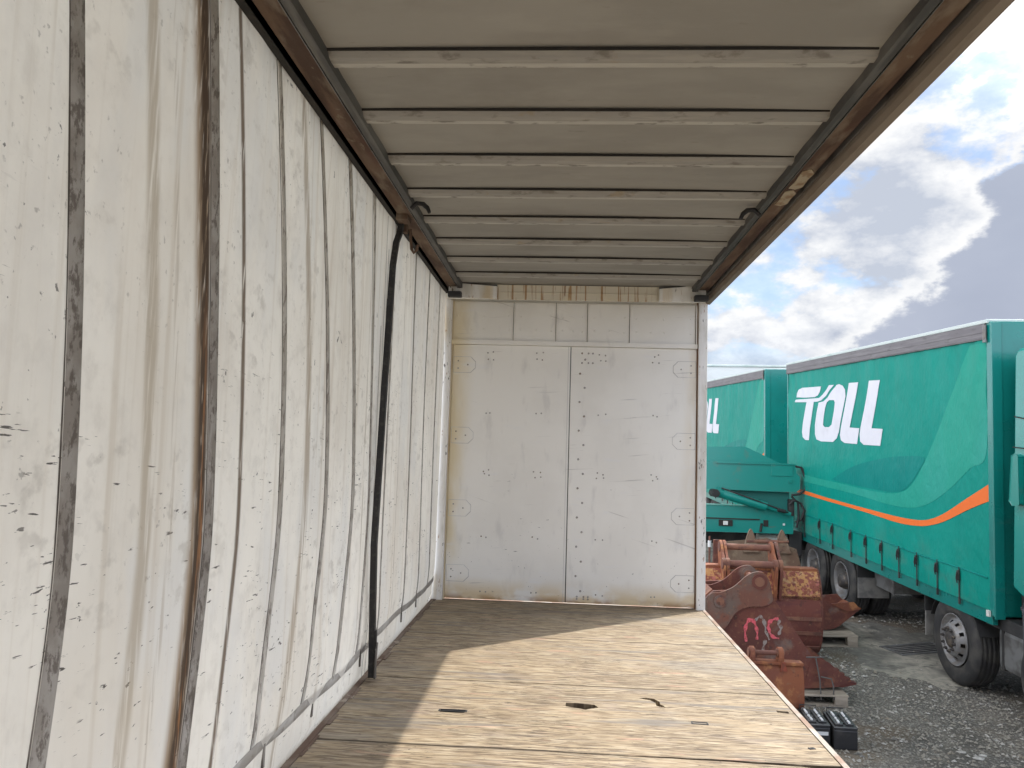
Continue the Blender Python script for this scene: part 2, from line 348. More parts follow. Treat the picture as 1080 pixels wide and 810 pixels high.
cove_m = mat('coving_paint', (.24, .195, .15), .55, layers=[((.17, .125, .09), (14, 1.8, 3), .45, .62, .7, {'detail': 6}), ((.26, .21, .16), (10, .8, 2), .55, .68, .6)])
deck_m = mat('plywood_deck', (.335, .262, .172), .75, spec=.25, layers=[
    ((.265, .208, .14), (1.6, 6, 1), .40, .62, .8, {'detail': 7}),
    ((.44, .375, .275), (7, 60, 1), .48, .64, .8, {'detail': 6}),
    ((.155, .112, .072), (9, 90, 1), .48, .62, .85, {'detail': 6}),
    ((.24, .22, .19), (.8, 2.0, 1), .54, .70, .6, {'detail': 6}),
    ((.31, .25, .20), (3, 9, 1), .55, .70, .55, {'detail': 7}),
    ((.12, .09, .065), (6, 95, 1), .54, .59, .9, {'detail': 6, 'mask': (2.6, .44, .54)}),
    ((.07, .055, .04), (12, 110, 1), .59, .63, .9, {'detail': 5, 'mask': (1.8, .46, .54)}),
    ((.55, .30, .22), (3, 14, 1), .64, .72, .35),
    ((.07, .055, .042), (3, 3, 1), .36, .60, .7, {'band': (1, 6.0, .014), 'lean': 0}), ((.07, .055, .042), (3, 3, 1), .36, .60, .7, {'band': (1, 4.84, .012), 'lean': 0}), ((.07, .055, .042), (3, 3, 1), .30, .55, .75, {'band': (1, 3.78, .02), 'lean': 0}),
    ((.10, .08, .06), (4, 3, 1), .42, .6, .6, {'band': (1, 5.36, .008), 'lean': 0}), ((.17, .155, .14), (1.1, 16, 1), .56, .68, .7, {'detail': 7}),
    ((.09, .07, .055), (30, 60, 1), .72, .74, .9, {'detail': 2})],
    bump=[((8, 120, 1), .55, .005), ((3, 20, 1), .35, .006), ((60, 60, 1), .2, .002)])
edge_m = mat('steel_edge', (.33, .29, .245), .65, layers=[((.22, .12, .07), (5, 6, 5), .44, .60, .85, {'detail': 6}), ((.44, .41, .37), (9, 3, 9), .55, .65, .6)])
angle_m = mat('rusted_angle', (.17, .125, .095), .85, layers=[((.10, .055, .035), (9, 4, 9), .42, .6, .8, {'detail': 6}), ((.38, .33, .27), (14, 9, 9), .60, .68, .7)], bump=[(40, .4, .004)])
chassis_blk_m = mat('chassis_black', (.03, .03, .032), .7, layers=[((.09, .085, .075), 3, .45, .65, .6)])

# ------------------------------------------------------------------ the truck body
YB, YF = 7.37, -3.2          # rear doors, front bulkhead
XR, XL = 1.317, -1.135
body = empty('curtain_side_truck', 'open sided truck interior with white stained curtain, dark roof and worn plywood deck', 'truck', (0, 2, 0))
def part(mb, name, m, parent=body, **k):
    o = mb.build(name, m, None, **k); o.parent = parent
    o.matrix_parent_inverse = parent.matrix_basis.inverted() if parent is body else Matrix()
    return o
# deck: sheets of plywood laid across, real cut-outs
seams = [YB+.03, 6.0, 4.84, 3.78, 2.62, 1.46, .30, -.86, -2.0, YF]
def wob(x, s): return .004*math.sin(7*x+s)+.003*math.sin(23*x+s*3)
holes_ = [
  [(-.60,4.262),(-.535,4.258),(-.47,4.262),(-.465,4.292),(-.53,4.298),(-.597,4.292)],
  [(.055,4.452),(.10,4.440),(.165,4.425),(.20,4.440),(.235,4.452),(.215,4.482),(.12,4.492),(.06,4.490)],
  [(.47,4.628),(.53,4.612),(.555,4.585),(.555,4.55),(.60,4.535),(.595,4.555),(.578,4.57),(.58,4.60),(.555,4.632),(.51,4.642)],
  [(1.20,4.52),(1.262,4.515),(1.262,4.538),(1.20,4.542)],
]
holes = [[(x, c+(y-c)*1.55) for x, y in h] for h in holes_ for c in [sum(q[1] for q in h)/len(h)]]
deck = MB()
for i in range(len(seams)-1):
    y1, y0 = seams[i], seams[i+1]; g0 = .003; xs = frange(XL+.02, XR-.03, 26)
    lo = [(x, y0+.0045+wob(x, i+1)) for x in xs]
    gap = .0028 if i != 3 else 0
    hi = [(x, y1-.0035+wob(x, i)*1.0 - (.016*smooth(.1, 1.1, x) if i == 3 else 0) - (.02 if i == 3 and 1.12 < x < 1.26 else 0)) for x in reversed(xs)]
    outer = lo+hi
    hs = [h for h in holes if y0 < h[0][1] < y1]
    bm = bmesh.new(); es = []
    for loop in [outer]+hs:
        vv = [bm.verts.new((x, y, 0)) for x, y in loop]
        es += [bm.edges.new((vv[k], vv[(k+1) % len(vv)])) for k in range(len(vv))]
    bmesh.ops.triangle_fill(bm, use_beauty=True, edges=es)
    for f in bm.faces:
        if f.normal.z < 0: f.normal_flip()
    ext = bmesh.ops.extrude_face_region(bm, geom=list(bm.faces))
    for v in ext['geom']:
        if isinstance(v, bmesh.types.BMVert): v.co.z -= .027
    bmesh.ops.recalc_face_normals(bm, faces=list(bm.faces))
    deck.frombm(bm)
part(deck, 'plywood_deck', deck_m)
# little iron lash ring frames set into the sheets
for (x, y, w_, d_, r_) in ((.744, 4.273, .085, .035, -.06), (-.532, 4.278, .15, .030, .02), (1.33-.11, 3.99, .03, .02, .3)):
    m4 = Matrix.Translation((x, y, .0)) @ Matrix.Rotation(r_, 4, 'Z'); g = MB(); t_ = .006
    g.box(-w_/2, -w_/2+t_, -d_/2, d_/2, -.004, .003, m4).box(w_/2-t_, w_/2, -d_/2, d_/2, -.004, .003, m4)
    g.box(-w_/2+t_, w_/2-t_, -d_/2, -d_/2+t_, -.004, .003, m4).box(-w_/2+t_, w_/2-t_, d_/2-t_, d_/2, -.004, .003, m4)
    part(g, 'lashing_ring', chassis_blk_m)
g = MB(); g.box(XR-.028, XR, YF, YB+.03, -.15, .004); g.box(XR-.06, XR-.03, YF, YB, -.15, -.035); part(g, 'side_rail', edge_m)
g = MB()
g.box(XL-.012, XL+.018, YF, YB, -.16, .006)
g.box(XL-.05, XL-.013, YF, YB, -.16, -.03)
for k in range(26):
    y = YF+.2+k*.41; g.box(XL+.019, XL+.030+.012*rnd.random(), y, y+.12+.14*rnd.random(), .001, .004)
part(g, 'side_rail', angle_m, label='rusty dented steel side rail along the curtain foot')
g = MB()
for y in frange(YF+.1, YB-.1, 22): g.box(XL+.02, XR-.07, y-.03, y+.03, -.15, -.029)
g.box(XL+.02, XR-.07, YF, YB, -.165, -.152)  # black sheet added below the deck to keep ground light out of the cut-outs
for x in (-.36, .44): g.box(x-.04, x+.04, YF, YB, -.42, -.1655)
part(g, 'chassis_and_light_shield', chassis_blk_m)

# curtain hanging on the closed side
SEAM = [-.6, .0, .55, 1.15, 1.735, 2.50, 3.165, 3.775, 4.285, 4.655, 5.075, 5.87, 6.44, 6.985, 7.37]
def lean(y, z):
    '''hanging creases lean forward towards the top'''
    return y*(1-(.10*max(0, (z-1)/1.95)**1.7+.05*smooth(1.15, .0, z))*(1-smooth(4.3, 5.0, y)))
def curtain_x(y, z):
    k = smooth(1.5, 2.75, z)
    top = .0*(1-smooth(4.3, 4.9, y)); x = -1.12 + top*k - .022*smooth(.35, .02, z)
    for a, b in zip(SEAM, SEAM[1:]):
        if a <= y <= b:
            f = (y-a)/(b-a); x += .017*(math.sin(math.pi*f)**.55)*(.45+.55*smooth(0, .5, z)) - .006
            x += .004*math.sin(2*math.pi*f*1.5+a*3)*smooth(1.4, 2.8, z)
            break
    x += .0018*math.sin(11*y+1.2*z)*smooth(.1, .6, z) + .003*math.sin(3.1*y+1.9*z)
    x += .010*math.exp(-((y-4.86-.04*z)/.05)**2)*smooth(3, 0, z)
    # old knock marks near the foot
    x += .012*math.exp(-(((y-3.72)/.07)**2+((z-.42)/.14)**2)) - .010*math.exp(-(((y-4.05)/.05)**2+((z-.5)/.1)**2))
    return x
ys = sorted(set([round(YF+.05+i*.03, 4) for i in range(int((YB-YF)/.03))]+SEAM+[s+d for s in SEAM for d in (-.012, .012)]))
ys = [y for y in ys if YF < y <= 7.33]
zs = frange(-.13, 2.93, 52)
g = MB(); g.grid(lambda y, z: (curtain_x(y, max(z, 0))-(.03 if z < 0 else .0), lean(y, z), z), ys, zs)
curtain = part(g, 'side_curtain', curtain_m)
def strip(y0, wd, z0, z1, lift, th=.0):
    g = MB(); zz_ = frange(z0, z1, 40)
    yy = [y0-wd/2, y0, y0+wd/2]
    g.grid(lambda y, z: (curtain_x(y, z)+lift, y, z), yy, zz_)
    g.grid(lambda y, z: (curtain_x(y, z)+.0006, y, z), [y0-wd/2-.0001, y0-wd/2], zz_)
    return g
for y in SEAM[3:-1]:
    wd = .052 if y < 2 else (.046 if y < 3 else (.030 if y < 4.4 else .016))
    yy = y+wd/2+.004
    g = MB(); zz_ = frange(.19, 2.92, 46)
    g.grid(lambda u, z: (curtain_x(y+.004+u*wd, z)+(.003 if 0 < u < 1 else .001), lean(y+.004+u*wd, z)+.0012*math.sin(z*3+y*9), z), [0, .06, .5, .94, 1], zz_)
    o = g.build('webbing_strap', web_m if y < 3 else webf_m, curtain)
    g = MB(); hw = .0026
    g.grid(lambda u, z: (curtain_x(y, z)+.0045-.002*abs(u), lean(y-.001, z)+u*hw*(1+.4*math.sin(z*9+y*5))+.0012*math.sin(z*3+y*9), z), [-1, 0, 1], zz_)
    g.build('seam_crease', crease_m, curtain)
for off, z1 in ((4.80, 2.8), (4.845, 2.6), (4.74, 2.1)):
    g = MB(); g.grid(lambda u, z: (curtain_x(off, z)+.0045, off+u*.004+.006*math.sin(z*2+off*9), z), [-1, 0, 1], frange(.02, z1, 30)); g.build('seam_crease', crease_m, curtain)
g = MB(); yb = [y for y in ys if y > -2.9]
def bandz(y): return .165+.012*math.sin(2.6*y)+.004*math.sin(7*y)
g.grid(lambda y, u: (curtain_x(y, bandz(y))+(.0062 if 0 < u < 1 else .003), y, bandz(y)+u*.046), yb, [0, .05, .5, .95, 1])
g.build('hem_webbing', hem_m, curtain)
for y in (3.165, 3.775, 4.655, 5.075, 5.87, 6.44):
    g = MB(); x = curtain_x(y, .15)+.009
    g.box(x-.004, x+.003, y-.008, y+.012, .10, .235); g.build('hem_buckle', crease_m, curtain)

# black intermediate post with its strap
g = MB()
pth = [(-1.065, 4.98, 2.80), (-1.068, 4.965, 2.74), (-1.074, 4.90, 2.66), (-1.076, 4.84, 2.5), (-1.076, 4.77, 1.9), (-1.076, 4.71, 1.3), (-1.076, 4.66, .8), (-1.076, 4.70, .4), (-1.076, 4.74, .02)]
def flat(pts, wy, wx):
    g = MB(); V = []; F = []
    for q in pts: V += [(q[0]-wx, q[1]-wy, q[2]), (q[0]+wx, q[1]-wy, q[2]), (q[0]+wx, q[1]+wy, q[2]), (q[0]-wx, q[1]+wy, q[2])]
    n = len(pts)
    for i in range(n-1):
        for k in range(4): F.append((i*4+k, i*4+(k+1) % 4, (i+1)*4+(k+1) % 4, (i+1)*4+k))
    F += [(3, 2, 1, 0), tuple(4*(n-1)+k for k in range(4))]
    g.add(V, F); return g
post = part(flat(pth, .019, .017), 'support_post', black_m)
g = flat([(-1.052, 4.72, .02), (-1.052, 4.69, .30)], .013, .006); o = g.build('post_foot', black_m, post); o.matrix_parent_inverse = Matrix()
g = MB(); g.tube([(-1.045, 4.685, .03), (-1.04, 4.675, .16), (-1.035, 4.67, .235), (-1.04, 4.67, .19)], .006, 8); o = g.build('latch_handle', metal_lip, post)
post.matrix_parent_inverse = body.matrix_basis.inverted()

# roof sheet, bows and rails
def roof_z(x): return 2.862+.012*(1-(x/1.2)**2)
g = MB()
xs = frange(-1.20, 1.30, 14); yy = frange(YF, YB+.02, 60)
g.grid(lambda x, y: (x, y, roof_z(x)+.004*math.sin(y*11.8)), xs, yy); g.f = [tuple(f) for f in g.f]
g.grid(lambda x, y: (x, y, roof_z(x)+.03), xs, yy)
roof = part(g, 'roof_sheet', roof_m)
flg_m = mat('bow_flange_metal', (.41, .39, .35), .6, layers=[((.46, .44, .395), (5, 30, 1), .44, .60, .8, {'detail': 7}), ((.13, .115, .10), (9, 20, 1), .54, .66, .8, {'detail': 7})])
ybow = [2.914+.533*k for k in range(-11, 9)]
for y in ybow:
    if y > YB-.3: continue
    g = MB(); g.prism([(y-.048, 2.870), (y-.024, 2.846), (y+.016, 2.842), (y+.016, 2.870)], -.945, 1.13, 'x')
    g.build('roof_bow', bow_m, roof)
    g = MB(); g.box(-.94, 1.12, y-.056, y-.0505, 2.859, 2.870); g.build('bow_shade_line', groove_m, roof)  # thin dark strip standing in for the shade at the bow's near edge
    g = MB(); g.bbox(-.93, 1.115, y+.0165, y+.056, 2.844, 2.868, .004); g.build('bow_flange', flg_m, roof)
def rail(sgn, xi):
    """xi: inner face; rail runs outward from there"""
    X = lambda d: xi+sgn*d
    def bx(g, d0, d1, z0, z1):
        a, b = sorted((X(d0), X(d1))); return g.box(a, b, YF, YB-.10, z0, z1)
    g = MB(); bx(g, 0, .036, 2.82, 2.90); bx(g, 0.036, .15, 2.885, 2.90)
    r = part(g, 'roof_rail', flange_m)
    g = MB(); bx(g, .048, .140, 2.835, 2.884); g.build('track_channel', chan_m, r)
    g = MB(); bx(g, .0365, .0405, 2.840, 2.884); bx(g, .1405, .1515, 2.850, 2.884); g.build('track_groove', groove_m, r)
    g = MB(); bx(g, .041, .0440, 2.818, 2.884); bx(g, .1525, .156, 2.818, 2.884); bx(g, .156, .170, 2.822, 2.884); g.build('track_lip', metal_lip, r)
    return r
rl = rail(-1, -.925); rr_ = rail(1, 1.128)
for r in (rl, rr_):
    for c in r.children: c.matrix_parent_inverse = Matrix()
# outer coving
g = MB(); g.prism([(1.292, 2.80), (1.300, 2.768), (1.336, 2.762), (1.350, 2.78), (1.372, 2.88), (1.372, 3.0), (1.2, 3.06), (1.2, 2.945), (1.305, 2.93)], YF, YB-.02, 'y')
part(g, 'roof_coving', cove_m)
g = MB(); g.prism([(-1.20, 2.87), (-1.20, 2.90), (-1.25, 3.06), (-1.27, 3.06), (-1.27, 2.86), (-1.255, 2.86), (-1.255, 3.03), (-1.095, 2.99), (-1.095, 2.87)], YF, YB-.02, 'y')
part(g, 'roof_coving', cove_m)
g = MB(); g.bbox(-1.108, -1.0775, YF, YB-.1, 2.812, 2.86, .003); part(g, 'curtain_gutter', groove_m)
g = MB(); g.box(-1.09, 1.30, YF, YB, 3.0, 3.01)
part(g, 'roof_skin', mat('outer_white', (.6, .6, .58), .5, layers=[((.5, .48, .42), 1.5, .5, .7, .6)]))
# curtain carriage and hook at the left rail, torn tape on the right rail
g = MB(); g.box(-1.075, -1.0, 4.86, 4.98, 2.80, 2.845); part(g, 'curtain_carriage', chan_m)
g = MB(); g.box(-1.07, -1.045, 5.06, 5.12, 2.775, 2.835); part(g, 'curtain_carriage', chan_m)
g = MB(); g.tube([(-1.04, 5.16, 2.82), (-1.035, 5.17, 2.74), (-1.03, 5.18, 2.69), (-1.015, 5.185, 2.665), (-.995, 5.18, 2.685), (-.99, 5.18, 2.72)], .010, 8); part(g, 'hanging_hook', chan_m)
tape_m = mat('torn_tape', (.42, .36, .26), .85, layers=[((.26, .17, .10), (18, 14, 1), .46, .6, .9, {'detail': 6})])
for (y0, y1) in ((4.05, 4.33), (4.37, 4.62)):
    g = MB(); pts = [(1.197, y0), (1.235, y0-.03), (1.268, y0+.03), (1.262, y0+.12), (1.27, y1-.04), (1.24, y1), (1.2, y1-.02), (1.205, y0+.15)]
    g.prism(pts, 2.831, 2.834, 'z'); part(g, 'torn_tape', tape_m)
def strap_loop(x0, y0, sg):
    g = MB(); g.tube([(x0, y0+.02, 2.80), (x0+sg*.035, y0+.01, 2.83), (x0+sg*.075, y0, 2.822), (x0+sg*.105, y0-.01, 2.795), (x0+sg*.118, y0-.015, 2.765)], [.012, .014, .015, .014, .011], 8)
    return g
part(strap_loop(-.935, 4.62, 1), 'strap_loop', black_m); part(strap_loop(1.14, 4.68, -1), 'strap_loop', black_m)

# rear frame: posts, header panels, braces
g = MB(); g.bbox(1.228, 1.235, YB-.005, YB+.05, 0, 2.80, .002); part(g, 'door_gasket', rust_ln)
g = MB(); g.bbox(1.236, XR, YB-.03, YB+.10, -.15, 2.79, .008); part(g, 'corner_post', post_m, label='scuffed white corner post on the open side')
g = MB(); g.bbox(-1.185, -1.062, YB-.035, YB+.10, -.15, 2.84, .006); g.box(-1.062, -1.048, YB-.05, YB+.02, .002, 2.76); cp = part(g, 'corner_post', post_m, label='yellowed white corner post beside the curtain')
g = MB(); g.box(-1.0475, -1.036, YB+.003, YB+.03, .002, 2.76); part(g, 'door_gasket', mat('yellowed_edge', (.62, .52, .34), .6, layers=[((.4, .25, .1), (5, 5, 2), .5, .7, .7)]))
g = MB(); g.box(-1.0475, 1.2275, YB-.02, YB+.03, 2.352, 2.392); part(g, 'header_rail', door_m)
xsn = [-1.047, -.457, -.061, .232, .621, 1.2275]
for k in range(5):
    g = MB(); a, b = xsn[k], xsn[k+1]
    g.box(a, b-.0015, YB+.006-.0035*(k % 2), YB+.03, 2.3925, 2.758); g.box(b-.012, b-.002, YB-.006, YB+.0055-.0035*(k % 2), 2.3925, 2.758); sm_ = MB(); sm_.box(b-.0165, b-.0125, YB-.004, YB+.0055, 2.3925, 2.758); part(sm_, 'panel_lap', crease_m)
    for xx, zz_ in [(a+.05, 2.50), (a+.05, 2.62), (b-.06, 2.49), (b-.06, 2.63), ((a+b)/2, 2.50)]+([((a+b)/2, 2.62), (a+.18, 2.49)] if b-a > .5 else []):
        g.lathe([(0, .009), (.003, .007), (.005, .001)], 8, c=(0, 0, 0)); nv = 24
        for i in range(len(g.v)-nv, len(g.v)):
            q = g.v[i]; g.v[i] = (xx+q[1], YB+.006-.0035*(k % 2)-q[0], zz_+q[2])
    part(g, 'header_panel', door_m)
g = MB(); g.box(-.61, .83, 7.10, 7.13, 2.735, 2.866); g.box(-.61, -.604, 7.085, 7.0995, 2.735, 2.866); g.box(.832, .838, 7.085, 7.1295, 2.735, 2.866); g.box(-.60, .826, 7.092, 7.0995, 2.794, 2.798); part(g, 'drip_strip', cream_m)
def shiny(mb, name, pts, m): part(mb, name, m)
g = MB(); g.prism([(-1.05, 2.735), (-.612, 2.735), (-.612, 2.842), (-1.05, 2.872)], 7.06, 7.13, 'y'); part(g, 'roof_brace', post_m)
g = MB(); g.prism([(1.25, 2.735), (.84, 2.735), (.84, 2.842), (1.25, 2.885)], 7.06, 7.13, 'y'); part(g, 'roof_brace', post_m)
for pts in ([(-1.04, 2.873), (-.61, 2.843)], [(.84, 2.843), (1.24, 2.886)]):
    (a, b), (c, d) = pts; g = MB(); g.prism([(a, b), (c, d), (c, d+.008), (a, b+.008)], 7.045, 7.0595, 'y'); part(g, 'brace_edge', chassis_blk_m)
for x0, x1 in ((-1.045, -.925), (1.14, 1.262)):
    g = MB(); g.bbox(x0, x1, 6.98, 7.055, 2.728, 2.778, .008); part(g, 'corner_block', chassis_blk_m)
g = MB(); g.box(-1.18, 1.31, YB+.031, YB+.10, 2.353, 3.0); part(g, 'header_frame', door_m)

# the two doors
def rivet(g, x, z, y, r=.008):
    n0 = len(g.v); g.lathe([(0, r), (.003, r*.75), (.0045, r*.1)], 8)
    for i in range(n0, len(g.v)):
        q = g.v[i]; g.v[i] = (x+q[1], y-q[0], z+q[2])
rv_m = mat('rivet_head', (.33, .31, .29), .5, layers=[((.2, .13, .08), 30, .5, .6, .8)])
outl_m = mat('grime_line', (.48, .47, .45), .9, layers=[((.62, .62, .6), 8, .5, .6, .9)])  # plain grey line round the hinge plates and beside the door joint
def door(x0, x1, name, side, hx):
    dg = MB(); dg.bbox(x0, x1, YB+.008, YB+.05, .012, 2.349, .004)
    rg = MB()
    for zz_ in (.09, .58, 1.14, 1.18+.0, 1.72, 2.28, 2.22):
        for u in (.30, .34, .72, .77):
            x = x0+(x1-x0)*(u if side < 0 else 1-u)
            rivet(rg, x+random.uniform(-.01, .01), zz_+random.uniform(-.012, .012), YB+.0078, .0075)
    if side > 0:
        for k in range(17): rivet(rg, x0+(.085 if k % 2 else .13), .12+k*.132, YB+.0078, .0105)
        for z in (.05, .07, 2.2, 2.29):
            for x in (.10, .16, .20): rivet(rg, x0+x, z, YB+.0078, .009)
    dg.merge(rg, 1); d = part(dg, 'rear_door', [door_m, rv_m], label=name)
    for z in (.22, .82, 1.50, 2.16) if side > 0 else (.24, .83, 1.50, 2.16):
        hw, hh = .20, .072
        a, b = (hx, hx+hw) if side < 0 else (hx-hw, hx)
        c = .045
        pts = [(a, z-hh), (b-c, z-hh), (b, z-hh+c), (b, z+hh-c), (b-c, z+hh), (a, z+hh)] if side < 0 else [(b, z-hh), (a+c, z-hh), (a, z-hh+c), (a, z+hh-c), (a+c, z+hh), (b, z+hh)]
        g = MB(); g.prism(pts, YB+.0035, YB+.0078, 'y')
        q = [(p[0]+(.004 if p[0] > (a+b)/2 else -.004), p[1]+(.004 if p[1] > z else -.004)) for p in pts]
        hg = g; g = MB(); g.prism(q, YB+.0072, YB+.0079, 'y'); g.build('hinge_outline', outl_m, d)
        g = MB()
        for (dx, dz) in ((.04, .035), (.04, -.035), (.13, 0)):
            rivet(g, a+dx if side < 0 else b-dx, z+dz, YB+.0034, .0075)
        hg.merge(g, 1); hg.build('hinge_plate', [door_m, rv_m], d)
    return d
door(-1.034, .066, 'left rear door, yellow staining down its hinge edge', -1, -1.02)
door(.074, 1.226, 'right rear door with a staggered double line of rivets', 1, 1.215)
sm_ = MB(); sm_.box(.046, .049, YB+.0065, YB+.0078, .012, 2.349); part(sm_, 'door_seam', outl_m)
g = MB(); g.box(.0665, .0735, YB+.020, YB+.05, .012, 2.349); part(g, 'door_seal', groove_m)
g = MB(); g.box(XL+.02, XR-.03, YB+.052, YB+.12, -.15, -.001); part(g, 'rear_sill', edge_m)
# front bulkhead behind the camera
g = MB(); g.box(-1.2, 1.32, YF-.06, YF-.001, -.15, 3.0); part(g, 'front_bulkhead', door_m)
g = MB(); g.box(1.25, XR, YF, YF+.12, 0, 2.79); part(g, 'corner_post', post_m, label='front corner post')

# ------------------------------------------------------------------ the teal trucks
teal = (.004, .185, .165)
tc_m = mat('teal_curtain', (.000, .222, .178), .5, spec=.15, layers=[((.004, .242, .196), (1, 1.2, .5), .42, .68, .7, {'detail': 5}), ((.000, .195, .160), (1, .5, 1.5), .50, .7, .6), ((.02, .23, .205), (1, 5, .35), .6, .8, .25), ((.07, .17, .14), (1, 2.5, 4), .45, .70, .45, {'zr': (2.0, 1.1), 'detail': 7}), ((.10, .14, .12), (1, 12, 2), .62, .72, .4, {'zr': (1.8, 1.1)})],
           bump=[((1, 1.1, .8), .6, .12), ((1, 5, .6), .12, .02), ((1, 3, 3), .3, .04)])
tb_m = mat('teal_band', (.016, .27, .205), .5, spec=.15, layers=[((.03, .28, .235), (1, 1.2, .6), .42, .68, .7, {'detail': 5})], bump=[((1, 1.1, .8), .6, .12), ((1, 5, .6), .12, .02), ((1, 3, 3), .3, .04)])
td_m = mat('teal_dark_band', (.000, .18, .160), .5, spec=.15, layers=[((.000, .195, .17), (1, 1.2, .6), .42, .68, .7)], bump=[((1, 1.1, .8), .6, .12), ((1, 7, .8), .28, .03)])
or_m = mat('orange_print', (.72, .15, .03), .5, spec=.2, layers=[((.68, .16, .04), (1, 3, 3), .5, .7, .5)], bump=[((1, 7, .8), .28, .03)])
wh_m = mat('white_print', (.60, .60, .66), .45, layers=[((.52, .52, .57), (1, 3, 3), .5, .7, .6), ((.35, .36, .38), (1, 9, 20), .68, .74, .6)], bump=[((1, 7, .8), .28, .03)])
tp_m = mat('teal_paint', teal, .30, coat=.4, layers=[((.006, .125, .115), 1.3, .5, .7, .5), ((.05, .15, .135), (3, 3, 9), .62, .75, .4)])
tcab_m = mat('teal_cab_paint', (.004, .22, .19), .25, coat=.5, layers=[((.02, .19, .165), 1.6, .5, .7, .5), ((.06, .16, .14), 5, .62, .72, .35)])
trk_m = mat('grey_curtain_track', (.125, .115, .125), .5, layers=[((.19, .18, .185), (1, 2, 60), .45, .65, .6), ((.07, .065, .07), (1, 5, 20), .58, .7, .6)])
cap_m = mat('pale_roof_cap', (.50, .56, .55), .5, layers=[((.3, .4, .38), (2, 3, 2), .5, .7, .6)])
blk_m = mat('black_chassis', (.018, .018, .019), .7, layers=[((.06, .057, .052), 4, .48, .68, .6, {'detail': 6})])
ty_m = mat('tyre_rubber', (.022, .022, .023), .8, layers=[((.062, .058, .052), 5, .42, .66, .8, {'detail': 6})], bump=[(40, .2, .004)])
rim_m = mat('wheel_rim', (.21, .21, .215), .5, metal=.4, layers=[((.16, .14, .12), 9, .46, .64, .75, {'detail': 6}), ((.30, .30, .30), 4, .55, .7, .5)])
hub_m = mat('wheel_hub', (.055, .05, .048), .6, metal=.3, layers=[((.16, .13, .10), 14, .5, .65, .7)])
flap_m = mat('dusty_flap', (.20, .195, .185), .8, layers=[((.10, .10, .098), 5, .45, .65, .8)])
glass_m = mat('dark_glass', (.012, .016, .018), .08, spec=.7)
gal_m = mat('dull_alloy', (.22, .225, .225), .45, metal=.4, layers=[((.10, .095, .09), 5, .45, .65, .8, {'detail': 6})])
lamp_r = mat('red_lens', (.35, .015, .012), .2); lamp_w = mat('clear_lens', (.6, .6, .58), .15); plas_m = mat('grey_plastic', (.06, .062, .07), .6, layers=[((.1, .1, .1), 6, .5, .7, .5)])

LOGO = {'tbar': [(6.555, 3.654), (6.511, 3.729), (6.406, 3.801), (6.237, 3.827), (5.225, 3.814), (5.288, 3.727), (5.384, 3.659), (5.546, 3.631), (6.063, 3.637)],
 'tstem': [(6.65, 3.562), (6.605, 3.61), (5.343, 3.61), (5.16, 3.658), (5.031, 3.719), (4.841, 3.82), (4.628, 3.816), (4.808, 3.735), (5.007, 3.634), (5.213, 3.565), (5.423, 3.547), (5.601, 3.546), (5.812, 3.052), (5.871, 2.841), (6.06, 2.839), (6.189, 2.888), (6.229, 2.987), (6.173, 3.168), (5.977, 3.548)],
 'oout': [(5.317, 3.53), (5.11, 3.544), (4.908, 3.613), (4.686, 3.734), (4.519, 3.808), (4.393, 3.819), (4.257, 3.788), (4.155, 3.714), (4.135, 3.609), (4.204, 3.472), (4.343, 3.193), (4.415, 3.017), (4.509, 2.908), (4.675, 2.842), (5.248, 2.835), (5.485, 2.866), (5.554, 2.96), (5.552, 3.132), (5.452, 3.361), (5.354, 3.527)],
 'oin': [(4.959, 3.523), (4.835, 3.56), (4.641, 3.556), (4.594, 3.515), (4.644, 3.354), (4.743, 3.138), (4.866, 3.091), (5.065, 3.093), (5.141, 3.126), (5.114, 3.247), (5.035, 3.432)],
 'l1': [(3.978, 3.819), (3.589, 3.813), (3.947, 3.096), (3.56, 3.088), (3.658, 2.838), (4.169, 2.839), (4.326, 2.878), (4.37, 2.965), (4.331, 3.088)],
 'l2': [(3.179, 3.818), (2.81, 3.81), (3.124, 3.093), (2.753, 3.087), (2.843, 2.837), (3.417, 2.834), (3.536, 2.882), (3.554, 2.997), (3.512, 3.113), (3.368, 3.392)]}
OR_U = [(7.069, 1.899), (6.225, 1.886), (4.778, 1.864), (3.418, 1.858), (2.303, 1.865), (1.726, 1.888), (1.372, 1.944), (0.986, 2.073), (0.48, 2.3), (0.032, 2.499)]
OR_L = [(7.07, 1.82), (6.287, 1.818), (4.779, 1.808), (3.419, 1.8), (2.305, 1.782), (1.728, 1.81), (1.374, 1.865), (0.989, 1.97), (0.436, 2.176), (0.028, 2.312)]
BA_U = [(7.067, 2.175), (6.099, 2.177), (4.288, 2.159), (3.017, 2.147), (2.23, 2.203), (1.839, 2.357), (1.531, 2.641), (1.18, 3.05), (0.85, 3.488), (0.59, 3.824), (.40, 4.10)]
BA_L = [(7.068, 2.043), (6.101, 2.053), (3.837, 2.038), (2.649, 2.006), (1.909, 2.031), (1.425, 2.136), (0.875, 2.382), (0.425, 2.651), (0.08, 2.846), (0.067, 3.779), (.066, 4.10)]
DRK = [(4.773, 2.195), (3.83, 2.476), (2.636, 2.673), (1.65, 2.74), (1.50, 2.70), (1.591, 2.608), (1.87, 2.37), (2.229, 2.22), (3.017, 2.18)]
BUCKS = [.672, 1.19, 1.725, 2.247, 2.792, 3.345, 3.919, 4.706, 5.308, 6.11]

